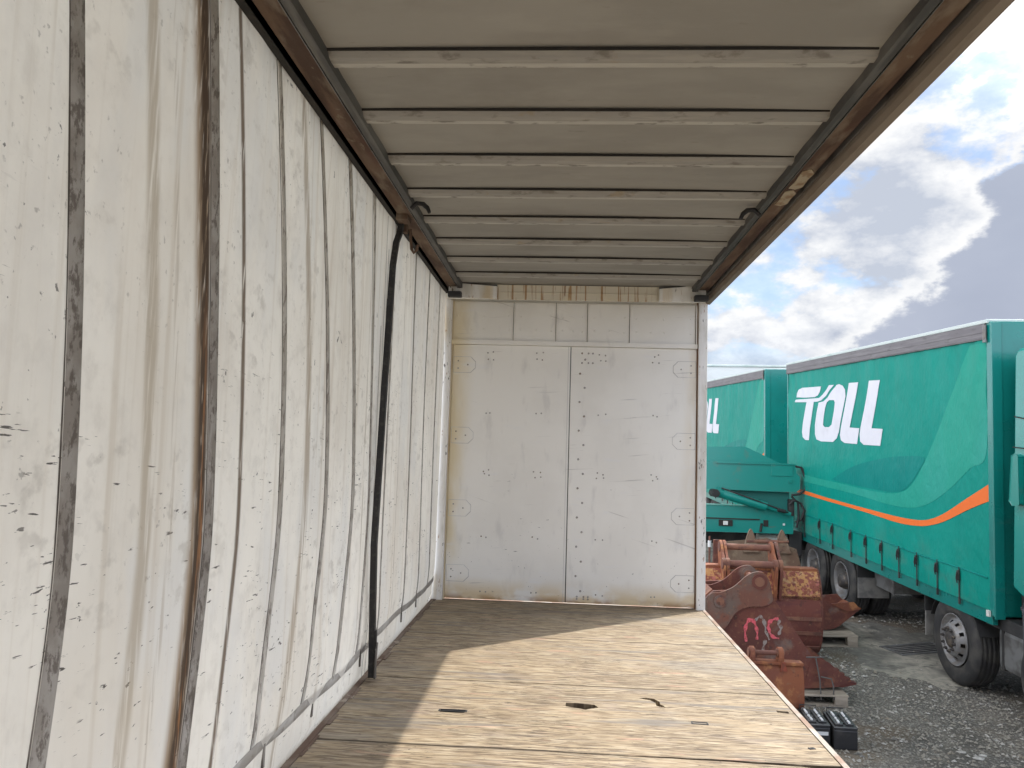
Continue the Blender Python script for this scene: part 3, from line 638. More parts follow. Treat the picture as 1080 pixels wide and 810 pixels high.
def loops(g, outer, inner=None, x=0.0, off=0.0):
    """flat print on the curtain: thin solid sheet"""
    polys = [[Vector((a+off, b, 0)) for a, b in outer]]
    if inner: polys.append([Vector((a+off, b, 0)) for a, b in inner])
    tri = tessellate_polygon(polys); pts = [q for p in polys for q in p]
    vs = [(x, q.x, q.y) for q in pts]; fs = []
    for t in tri:
        a, b, c = (Vector(vs[i]) for i in t)
        fs.append(tuple(t) if (b-a).cross(c-a).x < 0 else tuple(reversed(t)))
    g.add(vs, fs)
def refine(pts, n=6):
    """Catmull-Rom through the points"""
    o = []
    P = [pts[0]]+list(pts)+[pts[-1]]
    for i in range(1, len(P)-2):
        for k in range(n):
            t = k/n; o.append(tuple(.5*((2*P[i][j])+(-P[i-1][j]+P[i+1][j])*t+(2*P[i-1][j]-5*P[i][j]+4*P[i+1][j]-P[i+2][j])*t*t+(-P[i-1][j]+3*P[i][j]-3*P[i+1][j]+P[i+2][j])*t**3) for j in (0, 1)))
    o.append(pts[-1]); return o

def wheel(parent, x, y, z=.54, r=.54, front=True, dual=False, mirror=False):
    """outer face looks towards -x (or +x when mirrored)"""
    sg = -1 if not mirror else 1
    def T(o, dx=0):
        o.location = (x, y, z)
        if mirror: o.rotation_euler = (0, 0, math.pi)
        return o
    g = MB(); rr = r
    def tyre(x0):
        W = .29; pr = [(x0+W-.02, rr*.60), (x0+W, rr*.72), (x0+W, rr*.86), (x0+W-.015, rr*.955), (x0+W-.04, rr*.985)]
        for k in range(4):
            c = x0+W-.04-(k+.5)*(W-.08)/4
            pr += [(c+.008, rr), (c+.005, rr-.014), (c-.005, rr-.014), (c-.008, rr)]
        pr += [(x0+.04, rr*.985), (x0+.015, rr*.955), (x0, rr*.88), (x0-.002, rr*.80), (x0+.003, rr*.74), (x0+.0, rr*.68), (x0+.015, rr*.60), (x0+.03, rr*.565)]
        g.lathe(pr, 56)
    tyre(0)
    if dual: tyre(.33)
    hub = MB()
    if front:
        hub.lathe([(.15, rr*.50), (.03, rr*.20), (-.015, rr*.185), (-.055, rr*.165), (-.065, rr*.10), (-.068, .001)], 32)
    else:
        hub.lathe([(.24, rr*.55), (.20, rr*.30), (.06, rr*.26), (-.02, rr*.20), (-.035, rr*.12), (-.038, .001)], 32)
    h = T(hub.build('wheel', hub_m, parent))
    t = g.build('tyre', ty_m, h)
    g = MB(); NH = 60
    if front:
        pr = [(.28, rr*.55), (.12, rr*.53), (.03, rr*.545), (.004, rr*.578), (-.004, rr*.575), (.0, rr*.555), (.045, rr*.515), (.05, rr*.475), (.02, rr*.425), (-.02, rr*.37), (-.045, rr*.335), (-.052, rr*.29), (-.050, rr*.20), (.03, rr*.19)]
        g.lathe(pr, NH, skip=lambda i, k: i == 8 and k % 6 in (0, 1))
    else:
        pr = [(.28, rr*.55), (.12, rr*.53), (.03, rr*.545), (.004, rr*.578), (-.004, rr*.575), (.0, rr*.555), (.03, rr*.50), (.11, rr*.47), (.135, rr*.42), (.15, rr*.36), (.15, rr*.22), (.17, rr*.19)]
        g.lathe(pr, NH, skip=lambda i, k: i == 8 and k % 6 in (0, 1))
    rg_ = g; g = MB(); xx = -.052 if front else .148
    for k in range(10):
        a = 2*math.pi*(k+.3)/10; n0 = len(g.v)
        g.lathe([(xx, .020), (xx-.02, .019), (xx-.022, .013), (xx-.04, .012), (xx-.042, .001)], 8, smooth=False)
        for i in range(n0, len(g.v)):
            q = g.v[i]; g.v[i] = (q[0], q[1]+math.cos(a)*rr*.25, q[2]+math.sin(a)*rr*.25)
    rg_.merge(g, 1); rg_.build('rim', [rim_m, hub_m], h)
    return h

def curtain_body(root, L, logo_off, buck=BUCKS, hem=1.09, first=0.0):
    W = 2.5
    # tarpaulin
    g = MB()
    def fx(y, z):
        d = min(y, L-y)
        t = .005*math.sin(17*y+1.5*math.sin(y*2.3))*smooth(3.1, 4.05, z)+.003*math.sin(4.1*y+z)*smooth(1.2, 2.2, z)+.004*math.sin(2.2*z+2.7*y)
        t += .012*math.sin((z*.9+d*2.0)*9)*math.exp(-d/.45)*smooth(2.9, 3.7, z)+.0015*math.sin(y*11.4)*smooth(1.7, 1.2, z)
        return .010+t
        t = .006*math.sin(5.2*y)*smooth(1.2, 2.2, z)+.009*math.sin(17*y+2*math.sin(z*1.3))*smooth(3.3, 4.1, z)+.004*math.sin(2*z+y)
        d = min(y, L-y); t += .02*math.sin((z+d*1.6)*9)*math.exp(-d/.35)*smooth(3.0, 3.9, z)
        t += .012*math.sin(y*12.3)*smooth(1.5, 1.15, z)
        return .0015+abs(t)*.35+.7*abs(.02*math.sin((z+d*1.6)*9)*math.exp(-d/.35)*smooth(3.3, 3.95, z))
    g.grid(lambda y, z: (fx(y, z), y, z), frange(.045, L-.03, 200), frange(hem, 4.145, 56)[::-1])
    g.f = [tuple(reversed(f)) for f in g.f]; cu = g.build('side_curtain', tc_m, root)
    g.f = g.f
    up, lo = refine(BA_U), refine(BA_L)
    def deco(nm, m, lst, x):
        g = MB()
        for ou, inn in lst: loops(g, ou, inn, 0, 0)
        bm = bmesh.new(); vv = [bm.verts.new(q) for q in g.v]
        for f in g.f: bm.faces.new([vv[i] for i in f])
        ly = [q[1] for q in g.v]; lz = [q[2] for q in g.v]
        for ax, lo_, hi_, st in ((1, min(ly), max(ly), .07), (2, min(lz), max(lz), .10)):
            c = lo_+st*.51
            while c < hi_:
                co = (0, c, 0) if ax == 1 else (0, 0, c); no = (0, 1, 0) if ax == 1 else (0, 0, 1)
                bmesh.ops.bisect_plane(bm, geom=list(bm.verts)+list(bm.edges)+list(bm.faces), plane_co=co, plane_no=no); c += st
        for v in bm.verts: v.co.x = fx(v.co.y, v.co.z)+x-.0015
        g = MB(); g.frombm(bm, smooth=True)
        return g.build(nm, m, cu)
    lim = lambda P: [(min(a, L-.04), b) for a, b in P]
    deco('light_swoosh', tb_m, [(lim(up)+lim(lo)[::-1], None)], -.0012)
    deco('dark_swoosh', td_m, [(refine(DRK+[DRK[0]], 4)[:-1], None)], -.0024)
    deco('orange_stripe', or_m, [(lim(refine(OR_U))+lim(refine(OR_L))[::-1], None)], -.0036)
    sh = lambda P: [(a+logo_off, b) for a, b in P]
    for k in ('tbar', 'tstem'): deco('letter_t', wh_m, [(sh(LOGO[k]), None)], -.0048)
    deco('letter_o', wh_m, [(sh(LOGO['oout']), sh(LOGO['oin']))], -.0048)
    deco('letter_l', wh_m, [(sh(LOGO['l1']), None)], -.0048); deco('letter_l', wh_m, [(sh(LOGO['l2']), None)], -.0048)
    # right side curtain, rear doors, roof
    g = MB(); g.box(W-.01, W, .05, L-.03, hem, 4.145); g.build('side_curtain', tc_m, root)
    g = MB(); g.bbox(.02, W-.02, L-.03, L, 1.05, 4.30, .01); g.build('rear_doors', tp_m, root)
    g = MB(); g.bbox(0, W, -.055, .042, 1.04, 4.335, .015); g.bbox(-.004, .11, -.075, -.056, 1.02, 4.32, .006); g.build('bulkhead', tp_m, root)
    g = MB(); g.bbox(.004, .05, L-.028, L+.012, 1.05, 4.31, .006); g.build('corner_post', tp_m, root)
    g = MB(); g.bbox(-.018, .10, .045, L-.0, 4.135, 4.315, .006); g.box(-.024, -.0185, .045, L, 4.15, 4.165); g.box(-.024, -.0185, .045, L, 4.215, 4.225); g.build('curtain_track', trk_m, root)
    g = MB(); g.bbox(W-.10, W+.018, .045, L, 4.135, 4.315, .006); g.build('curtain_track', trk_m, root)
    g = MB(); g.bbox(-.022, W+.022, -.02, L+.01, 4.3155, 4.36, .01); g.build('roof_cap', cap_m, root)
    g = MB(); g.box(-.03, -.019, .0, .06, 4.10, 4.30); g.box(-.034, -.0305, .02, .04, 4.13, 4.16); g.box(-.034, -.0305, .02, .04, 4.22, 4.26); g.build('corner_bracket', rim_m, root)
    g = MB(); g.bbox(-.035, -.005, .005, .055, 1.03, 1.10, .004); g.build('marker_lamp', lamp_w, root)
    # hem rope pocket and buckles
    g = MB(); g.tube([(.004, y, 1.445+.006*math.sin(y*3)) for y in frange(.08, L-.05, 50)], .009, 6); g.build('hem_rope', td_m, root)
    for s in buck:
        if s > L-.3: continue
        g = MB(); g.box(-.006, -.002, s-.011, s+.011, 1.10, 1.46); g.box(-.022, -.0065, s-.022, s+.022, 1.30, 1.42)
        g.tube([(-.03, s, 1.40), (-.036, s+.005, 1.33), (-.026, s, 1.27)], .008, 6); g.box(-.010, .01, s-.012, s+.012, 1.02, 1.10)
        g.build('curtain_buckle', blk_m, root)
    g = MB(); g.bbox(.03, .09, .04, L-.03, .93, 1.088, .006); g.bbox(W-.09, W-.03, .04, L-.03, .93, 1.088, .006); g.box(.10, W-.10, .05, L-.05, 1.10, 1.22); g.build('floor_frame', tp_m, root)
    g = MB()
    for x in (.80, 1.60): g.bbox(x-.045, x+.045, -.5, L-.1, .78, 1.095, .006)
    for y in frange(.3, L-.3, int(L/.6)): g.box(.1, W-.1, y-.03, y+.03, 1.04, 1.095)
    g.build('chassis', blk_m, root)

Mt = Matrix(((.99922, -.03680, -.01493, 4.844), (.03612, .99848, -.04211, 9.4082), (.01646, .04157, .99900, -1.345), (0, 0, 0, 1)))
X3 = Mt.to_3x3(); xc = X3.col[0].normalized(); zc = GN; yc = zc.cross(xc).normalized(); xc = yc.cross(zc)
o_ = Vector((4.844, 9.4082, 0)); o_.z = gz(o_.x, o_.y)
def yard(off=0.0, xo=0.0):
    p = o_ + yc*off + xc*xo
    return Matrix(((xc.x, yc.x, zc.x, p.x), (xc.y, yc.y, zc.y, p.y), (xc.z, yc.z, zc.z, p.z), (0, 0, 0, 1)))
truck = empty('curtain_truck', 'big teal truck with white lettering and orange stripe, its cab at the right edge', 'truck', mtx=yard())
curtain_body(truck, 7.10, 0)
g = MB()
for z in (1.16, 1.25, 1.34): g.box(-.008, .0, 6.2, 7.05, z, z+.025)
g.build('side_slats', tb_m, truck)
for s, fr in ((-.93, True), (.907, True), (4.461, False), (5.79, False)):
    wheel(truck, .045, s, front=fr, dual=not fr); wheel(truck, 2.455, s, front=fr, dual=not fr, mirror=True)
    g = MB(); g.tube([(.30, s, .52), (2.2, s, .52)], .06, 12); g.tube([(1.05, s, .52), (1.45, s, .52)], [.14, .14] if not fr else [.07, .07], 12); g.build('axle', blk_m, truck)
for s in (1.62, 3.80, 6.45):
    for x0 in (.05, 1.95):
        g = MB(); g.bbox(x0, x0+.50, s, s+.02, .72, 1.08, .005); f = g.build('mudflap', blk_m, truck)
        g = MB(); g.bbox(x0+.005, x0+.495, s-.004, s+.016, .40, .72, .005); g.build('flap_panel', flap_m, f)
g = MB()
for s in (.907,):
    pr = [(s+.60*math.cos(a), .52+.60*math.sin(a)) for a in frange(.35, math.pi-.35, 12)]
    g.prism(pr+[(a, b-.012) for a, b in pr[::-1]], .05, .42, 'x')
g.build('mudguard', blk_m, truck)
g = MB(); g.bbox(.32, .85, 3.15, 4.25, .60, .88, .02); g.build('tool_box', gal_m, truck)
g = MB(); g.bbox(.22, .80, -.42, .28, .40, .86, .06); tk = g.build('fuel_tank', gal_m, truck)
for y in (-.3, .15):
    g = MB(); g.bbox(.21, .81, y, y+.05, .39, .87, .06); g.build('tank_band', blk_m, tk)
g = MB(); g.bbox(.12, .40, -.46, .34, .88, 1.02, .01); g.build('battery_cover', blk_m, truck)
g = MB(); g.bbox(.25, 2.2, -.30, -.12, .80, 1.6, .02); g.tube([(.30, -.21, 1.6), (.30, -.21, 3.2)], .05, 12); g.build('air_intake', blk_m, truck)
# cab
prof = [(-.30, 1.42), (-.30, 3.93), (-.36, 4.00), (-.9, 4.02), (-1.7, 3.92), (-2.15, 3.45), (-2.3, 2.95), (-2.42, 2.0), (-2.45, 1.30), (-1.75, 1.26), (-1.62, 1.30), (-1.45, 1.32), (-.60, 1.32), (-.45, 1.36)]
g = MB(); bm = bmesh.new(); vv0 = [bm.verts.new((.0, a, b)) for a, b in prof]; f0 = bm.faces.new(vv0)
ex = bmesh.ops.extrude_face_region(bm, geom=[f0])
for v in ex['geom']:
    if isinstance(v, bmesh.types.BMVert): v.co.x = 2.38
bmesh.ops.recalc_face_normals(bm, faces=list(bm.faces))
for v in bm.verts: v.co.x += .045 + (.06*smooth(2.4, 4.05, v.co.z)*(1 if v.co.x < 1 else -1))
ed = [e for e in bm.edges]
bmesh.ops.bevel(bm, geom=ed, offset=.05, segments=4, profile=.5, affect='EDGES', clamp_overlap=True)
g.frombm(bm, smooth=True); cab = g.build('cab', tcab_m, truck); cab.data.shade_smooth() if hasattr(cab.data, 'shade_smooth') else None
wn_ = cab.modifiers.new('wn', 'WEIGHTED_NORMAL')
cabx = lambda z: .045+.06*smooth(2.4, 4.05, z)
def cline(pts, r=.006, nm='panel_gap', m=None, par=None):
    g = MB(); g.tube([(cabx(z)-.000, y, z) for y, z in pts], r, 6); g.build(nm, m or groove_m, par or cab)
cline([(-.34, 3.26), (-.8, 3.20), (-2.2, 3.10)]); cline([(-.34, 2.93), (-.62, 2.92), (-.66, 2.95), (-.75, 3.02), (-2.1, 2.98)])
cline([(-.64, 2.93), (-.66, 1.62), (-.62, 1.50)])
dr = MB(); dr.bbox(.033, .05, -1.95, -.70, 1.55, 2.95, .01); d_ = dr.build('door', tcab_m, truck)
g = MB(); g.prism([(-.85, 2.15), (-.85, 2.86), (-1.72, 2.86), (-1.90, 2.15)], .026, .0325, 'x'); g.build('door_window', glass_m, d_)
g = MB(); g.bbox(.012, .032, -1.0, -.82, 1.95, 2.0, .004); g.build('door_handle', blk_m, d_)
g = MB(); g.prism([(-.40, 2.36), (-.45, 2.84), (-.50, 2.86), (-.57, 2.84), (-.55, 2.34), (-.44, 2.32)], -.02, .045, 'x'); g.build('air_scoop', tcab_m, cab, bevel=.012)
g = MB(); g.prism([(-.575, 2.36), (-.58, 2.82), (-.61, 2.80), (-.60, 2.38)], .028, .044, 'x'); g.build('air_scoop_slot', groove_m, cab)
g = MB(); g.bbox(.03, .10, -2.3, -.62, 1.42, 1.56, .02); g.build('sill_step', tcab_m, cab)
g = MB(); g.prism([(-.50, 1.24), (-.60, 1.40), (-2.4, 1.40), (-2.4, .95), (-1.65, .95), (-1.5, 1.14), (-.80, 1.14), (-.60, 1.02)], .04, .42, 'x'); g.build('wheel_arch', plas_m, cab, bevel=.02)
g = MB(); g.bbox(.06, .42, -.50, -.455, .45, 1.16, .01); g.bbox(.05, .42, -.535, -.505, 1.05, 1.19, .01); g.build('mudguard', plas_m, cab)
g = MB(); g.bbox(.04, 2.42, -2.62, -2.40, .45, 1.30, .05); bp = g.build('bumper', tcab_m, truck)
for x in (.15, 1.95):
    g = MB(); g.bbox(x, x+.38, -2.64, -2.60, .80, 1.02, .02); g.build('headlight', lamp_w, bp)
g = MB(); m4 = Matrix.Translation((0, -2.37, 2.42)) @ Matrix.Rotation(rad(7), 4, 'X'); g.box(.22, 2.24, -.012, .012, -.42, .50, m4); g.build('windscreen', glass_m, cab)
g = MB(); g.box(.4, 2.06, -2.47, -2.452, 1.35, 1.85); g.build('grille', blk_m, cab)
for x0, x1 in ((-.22, -.06), (2.52, 2.68)):
    g = MB(); g.bbox(x0, x1, -2.25, -2.17, 2.1, 2.65, .02); g.tube([((x0+x1)/2, -2.2, 2.6), (1.2, -2.2, 3.0)], .012, 8); g.build('mirror', blk_m, cab)

trailer = empty('curtain_trailer', 'teal curtain side trailer coupled behind the big truck, half hidden by the white door post', 'trailer', mtx=yard(8.70))
curtain_body(trailer, 7.8, 1.55)
for s in (.90, 2.15, 5.1, 6.4):
    wheel(trailer, .045, s, front=False, dual=True); wheel(trailer, 2.455, s, front=False, dual=True, mirror=True)
    g = MB(); g.tube([(.30, s, .52), (2.2, s, .52)], .06, 12); g.build('axle', blk_m, trailer)
g = MB(); g.tube([(.8, .9, .75), (1.25, -1.35, .75)], .05, 8); g.tube([(1.7, .9, .75), (1.25, -1.35, .75)], .05, 8); g.build('drawbar', blk_m, trailer)

# pale vehicle further back
pale_m = mat('pale_box_paint', (.62, .63, .64), .5, layers=[((.52, .53, .54), 1.2, .5, .7, .6)])
vb = empty('box_truck', 'pale white high box body showing above the teal trailer roof', 'truck', mtx=tilt(4.2, 27.4, rad(2)))
g = MB(); g.bbox(0, 4.3, 0, 7, 1.1, 5.02, .03); g.build('box_body', pale_m, vb)
g = MB(); g.bbox(-.03, 4.33, -.05, 7.05, 5.0205, 5.09, .02); g.build('roof_rim', cap_m, vb)
g = MB(); g.box(.3, 4.0, -.008, -.001, 1.3, 1.36); g.bbox(.4, 3.9, .1, 6.9, .8, 1.099, .02); g.build('chassis', blk_m, vb)
for s in (1.2, 5.6): wheel(vb, .10, s, front=False, dual=True); wheel(vb, 4.2, s, front=False, dual=True, mirror=True)

# running gear of the truck we stand in
binv = body.matrix_basis.inverted()
for y in (6.1, 4.75, .2, -2.2):
    for x, mir in ((-1.06, False), (1.24, True)):
        zc_ = gz(x, y)+.50; h = wheel(body, x, y, zc_, .50, front=y < 1, dual=y > 1, mirror=mir); h.matrix_parent_inverse = binv
    g = MB(); g.tube([(-.85, y, gz(0, y)+.5), (1.0, y, gz(0, y)+.5)], .06, 10); g.box(-.40, -.34, y-.25, y+.25, gz(0, y)+.5, -.421); g.box(.42, .48, y-.25, y+.25, gz(0, y)+.5, -.421)
    part(g, 'axle', blk_m)

# ------------------------------------------------------------------ folded crane on a side loading vehicle
cr_m = mat('crane_teal', (.003, .20, .17), .33, coat=.3, layers=[((.005, .19, .165), 1.8, .45, .68, .7, {'detail': 6}), ((.07, .15, .12), 4, .60, .72, .5, {'detail': 6}), ((.12, .09, .06), (2, 2, 8), .68, .74, .6)])
cr = empty('folded_crane', 'teal folded loader crane with hydraulic ram and hoses beside the white corner post', 'crane', mtx=tilt(2.6, 15.5, 0))
inv = cr.matrix_basis.inverted()
def cpart(g, nm, m, bevel=0):
    o = g.build(nm, m, cr, bevel=bevel); o.matrix_parent_inverse = inv; return o
g = MB(); g.prism([(1.0, 1.50), (3.48, 1.59), (3.58, 1.585), (4.23, 1.293), (4.23, 1.24), (1.0, 1.24)], 15.75, 16.15, 'y'); cpart(g, 'upper_arm', cr_m, .012)
g = MB(); g.prism([(1.0, 1.275), (2.75, 1.265), (2.916, 1.299), (4.033, 1.287), (4.426, 1.285), (4.446, 1.116), (4.524, 1.039), (4.514, .811), (4.445, .759), (3.799, .758), (2.921, .769), (1.0, .735)], 15.45, 15.735, 'y')
bm_ = cpart(g, 'main_boom', cr_m, .012)
g = MB(); g.box(2.95, 4.43, 15.42, 15.449, 1.262, 1.284); g.bbox(3.98, 4.38, 15.435, 15.449, 1.05, 1.255, .004); g.bbox(4.30, 4.36, 15.42, 15.449, .93, .99, .005); g.build('boom_plate', cr_m, bm_)
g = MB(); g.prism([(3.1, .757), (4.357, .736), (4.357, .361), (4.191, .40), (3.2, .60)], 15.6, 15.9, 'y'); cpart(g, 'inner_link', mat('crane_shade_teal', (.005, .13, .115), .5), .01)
g = MB(); g.prism([(.6, .467), (3.564, .463), (3.799, .52), (4.387, .303), (4.386, .067), (4.367, -.012), (.6, -.038)], 15.42, 15.95, 'y'); lb = cpart(g, 'lower_beam', cr_m, .012)
g = MB(); g.box(1.0, 3.76, 15.40, 15.419, .215, .235); g.tube([(3.79, 15.39, .14), (3.80, 15.41, .16), (3.77, 15.40, -.0)], .022, 6); g.bbox(3.83, 3.92, 15.405, 15.419, .10, .22, .02); g.build('beam_fittings', groove_m, lb)
g = MB(); g.bbox(3.00, 3.26, 15.40, 15.419, .085, .20, .01); pl_ = g.build('lamp_recess', groove_m, lb)
g = MB(); g.bbox(3.08, 3.17, 15.385, 15.3995, .105, .18, .01); g.build('marker_lamp', lamp_w, lb)
g = MB(); g.box(4.19, 4.23, 15.412, 15.419, .13, .17); g.build('white_sticker', pale_m, lb)
g = MB(); g.tube([(2.95, 15.30, .72), (3.05, 15.30, .69)], [.10, .085], 16); g.tube([(3.0, 15.30, .70), (3.85, 15.30, .475)], .085, 18); g.tube([(3.85, 15.30, .475), (4.30, 15.32, .345)], .045, 14); ram = cpart(g, 'hydraulic_ram', cr_m)
g = MB(); g.tube([(2.90, 15.18, .70), (2.90, 15.50, .70)], .075, 18); g.tube([(2.90, 15.17, .70), (2.90, 15.52, .70)], .04, 12); g.build('ram_pin', blk_m, ram)
g = MB(); g.tube([(3.02, 15.24, .80), (3.5, 15.22, .64), (4.0, 15.24, .47), (4.25, 15.28, .38)], .014, 6); g.tube([(4.05, 15.23, .43), (4.19, 15.25, .40)], .035, 8); cpart(g, 'ram_hose', blk_m)
for pts in ([(4.40, 15.5, 1.25), (4.55, 15.48, 1.22), (4.63, 15.46, 1.0), (4.62, 15.45, .82), (4.50, 15.45, .72), (4.36, 15.45, .70)], [(4.35, 15.42, .68), (4.42, 15.42, .60), (4.52, 15.40, .55), (4.58, 15.40, .42), (4.52, 15.40, .25), (4.42, 15.40, .20)], [(4.30, 15.40, .52), (4.37, 15.38, .60), (4.46, 15.38, .58), (4.47, 15.38, .3), (4.44, 15.40, .1)]):
    g = MB(); g.tube([tuple(q) for q in pts], .022, 8); cpart(g, 'hose', blk_m)
g = MB(); g.bbox(4.32, 4.42, 15.46, 15.60, .1, .62, .02); cpart(g, 'valve_block', blk_m)
g = MB(); g.tube([(3.80, 15.75, -.20), (4.34, 15.75, -.19)], .145, 20); cpart(g, 'air_tank', mat('pale_tank', (.42, .43, .40), .55, layers=[((.25, .24, .21), (3, 3, 5), .45, .65, .7), ((.34, .17, .08), (2, 6, 30), .62, .68, .7)]))
g = MB(); g.bbox(4.36, 4.60, 15.6, 16.0, -.45, .0, .02); g.bbox(-1.5, 4.4, 15.98, 16.08, -.30, -.045, .01); g.bbox(-1.5, 4.4, 16.6, 16.7, -.30, -.045, .01); g.box(.9, 1.3, 15.5, 16.6, -.045, 1.4); cpart(g, 'chassis', blk_m)
for x, y in ((1.0, 15.55), (4.45, 15.85)):
    g = MB(); g.bbox(x-.06, x+.06, y-.06, y+.06, gz(x, y)+.03, -.3, .01); g.bbox(x-.16, x+.16, y-.14, y+.14, gz(x, y), gz(x, y)+.03, .005); cpart(g, 'stabiliser_leg', blk_m)
for x in (-.9, .35):
    o = wheel(cr, 0, 0); o.matrix_parent_inverse = inv; o.rotation_euler = (0, 0, rad(90)); o.location = (x, 15.62, gz(x, 15.62)+.52)

# ------------------------------------------------------------------ rusty excavator buckets on pallets, batteries
def rust(name, a, b, c, extra=(), r=.8):
    return mat(name, a, r, layers=[(b, 3.2, .42, .62, .85, {'detail': 7}), (c, 7, .52, .66, .8, {'detail': 7}), ((.05, .025, .02), 11, .60, .70, .7, {'detail': 5}), ((.22, .11, .06), 24, .58, .70, .5)]+list(extra), bump=[(40, .5, .006), (6, .35, .02)])
rb_m = rust('rust_brown', (.13, .040, .028), (.09, .030, .024), (.18, .070, .040), [((.17, .15, .13), 2.2, .54, .66, .6, {'detail': 6})])
rs_m = rust('rust_shell', (.14, .040, .029), (.10, .031, .025), (.17, .060, .037), [((.10, .03, .03), (1.5, 1, 12), .55, .66, .6)])
ro_m = rust('rust_orange', (.235, .078, .034), (.15, .046, .028), (.38, .165, .065))
ry_m = mat('flaking_yellow', (.40, .20, .075), .8, layers=[((.20, .055, .038), 16, .45, .53, .95, {'detail': 8}), ((.46, .30, .15), 14, .55, .66, .6), ((.36, .12, .10), 17, .56, .62, .8, {'detail': 6}), ((.12, .03, .025), 22, .60, .64, .9, {'detail': 5})], bump=[(9, .8, .01), (40, .4, .004)])
rk_m = rust('rust_pin', (.15, .062, .046), (.22, .10, .06), (.10, .045, .035))
rg_m = rust('rust_grey', (.19, .13, .09), (.13, .07, .045), (.25, .18, .12))
re_m = rust('ear_rust', (.15, .062, .042), (.125, .095, .078), (.17, .06, .038))
pink_m = mat('pink_spray', (.60, .10, .125), .8, layers=[((.22, .06, .045), 55, .50, .62, .8, {'detail': 7}), ((.62, .20, .22), 12, .5, .7, .6)])
gray_spray = mat('grey_spray', (.27, .23, .21), .8, layers=[((.16, .07, .05), 40, .48, .62, .8)])
pal_m = mat('pallet_wood', (.36, .31, .25), .85, layers=[((.22, .19, .155), (3, 3, 12), .42, .62, .8, {'detail': 6}), ((.48, .43, .36), (1.5, 20, 6), .52, .68, .7)], bump=[((3, 50, 30), .4, .004)])
blackp = mat('battery_case', (.016, .016, .018), .42, layers=[((.07, .065, .06), 6, .5, .7, .5)])
def wprism_x(g, pts, x0, x1): g.prism(pts, x0, x1, 'x')
def offset_path(pts, t):
    out = []
    for i, p_ in enumerate(pts):
        a = pts[max(i-1, 0)]; b = pts[min(i+1, len(pts)-1)]
        dx, dy = b[0]-a[0], b[1]-a[1]; l = math.hypot(dx, dy) or 1
        out.append((p_[0]-dy/l*t, p_[1]+dx/l*t))
    return out
def world_thing(name, label, cat, x, y, group=None):
    e = empty(name, label, cat, loc=(x, y, gz(x, y)), group=group); inv = e.matrix_basis.inverted()
    def P(g, nm, m, bevel=0, label=None):
        o = g.build(nm, m, e, label=label, bevel=bevel); o.matrix_parent_inverse = inv; return o
    return e, P
BG = 'rusty excavator buckets standing beside the truck deck'

# bucket with pink spray paint, side plate to us
e, P = world_thing('excavator_bucket', 'big dark rust excavator bucket with pink spray painted letters, strapped on a pallet', 'excavator bucket', 2.5, 9.9, BG)
shell = refine([(1.80, -.17), (1.68, -.30), (1.60, -.55), (1.62, -.80), (1.76, -1.03), (2.0, -1.17), (2.35, -1.225), (2.8, -1.225), (3.16, -1.165)], 5)
Y0, Y1 = 9.50, 10.22
front = [(2.904, -.859), (2.60, -.40), (2.47, -.22), (2.39, -.16), (2.20, -.14), (1.95, -.16)]
g = MB(); side = [q for q in shell if q[0] <= 2.82]+[(2.84, -1.21)]+front
g.prism(side, Y0, Y0+.028, 'y'); sp_ = P(g, 'side_plate', rb_m)
g = MB(); g.prism(side, Y1-.028, Y1, 'y'); P(g, 'side_plate', rb_m)
inn = offset_path(shell, .022)
g = MB(); g.prism(shell+inn[::-1], Y0+.0285, Y1-.0285, 'y'); sh_ = P(g, 'curved_shell', rs_m)
g = MB()
for lo, hi in ((0, 6), (12, 18), (22, 28)): 
    seg = shell[lo:hi]; o2 = offset_path(seg, -.014); g.prism(seg+o2[::-1], Y0+.05, Y1-.05, 'y')
g.build('wear_strips', rk_m, sh_)
lip = [(2.904, -.859), (3.087, -.916), (3.26, -1.05), (3.345, -1.111), (3.19, -1.183), (2.812, -1.219)]
g = MB(); g.prism(lip, Y0-.012, Y0-.0005, 'y'); P(g, 'side_cutter', rb_m, .003)
g = MB(); g.prism(lip, Y1+.0005, Y1+.012, 'y'); P(g, 'side_cutter', rb_m)
g = MB(); g.prism([(3.02, -1.222), (3.02, -1.185), (3.22, -1.135), (3.26, -1.15), (3.22, -1.175)], Y0+.03, Y1-.03, 'y'); P(g, 'cutting_edge', rk_m)
for k in range(4):
    y = Y0+.035+k*(Y1-Y0-.16)/3
    g = MB(); g.prism([(3.17, -1.19), (3.15, -1.11), (3.24, -1.105), (3.41, -1.145), (3.405, -1.16), (3.26, -1.195)], y, y+.085, 'y'); P(g, 'tooth', rs_m, .006)
ear = refine([(1.735, -.42), (1.728, -.30), (1.752, -.215), (1.80, -.188), (1.874, -.182), (2.007, -.122), (2.10, -.045), (2.152, .004), (2.232, .052), (2.325, .066), (2.391, .026), (2.43, -.05), (2.45, -.15), (2.46, -.26), (2.35, -.32), (2.2, -.33), (2.05, -.40), (1.95, -.55), (1.86, -.64), (1.78, -.58)], 4)
for y in (Y0-.030, Y0+.52):
    g = MB(); g.prism(ear, y, y+.0295, 'y'); er = P(g, 'ear_plate', re_m if y < Y0 else rb_m, .004)
    for cx_, cz_, r_ in ((2.312, -.045, .088), (1.867, -.281, .072)):
        g = MB(); g.tube([(cx_, y-.012, cz_), (cx_, y+.05, cz_)], r_, 24); b_ = g.build('pin_boss', rb_m, er)
        g = MB(); g.tube([(cx_, y-.018, cz_), (cx_, y-.011, cz_)], r_*.62, 20); g.build('pin_cap', rk_m, er)
for cx_, cz_ in ((2.312, -.045), (1.867, -.281)):
    g = MB(); g.tube([(cx_, Y0-.02, cz_), (cx_, Y0+.55, cz_)], .035, 16); P(g, 'pin', rk_m)
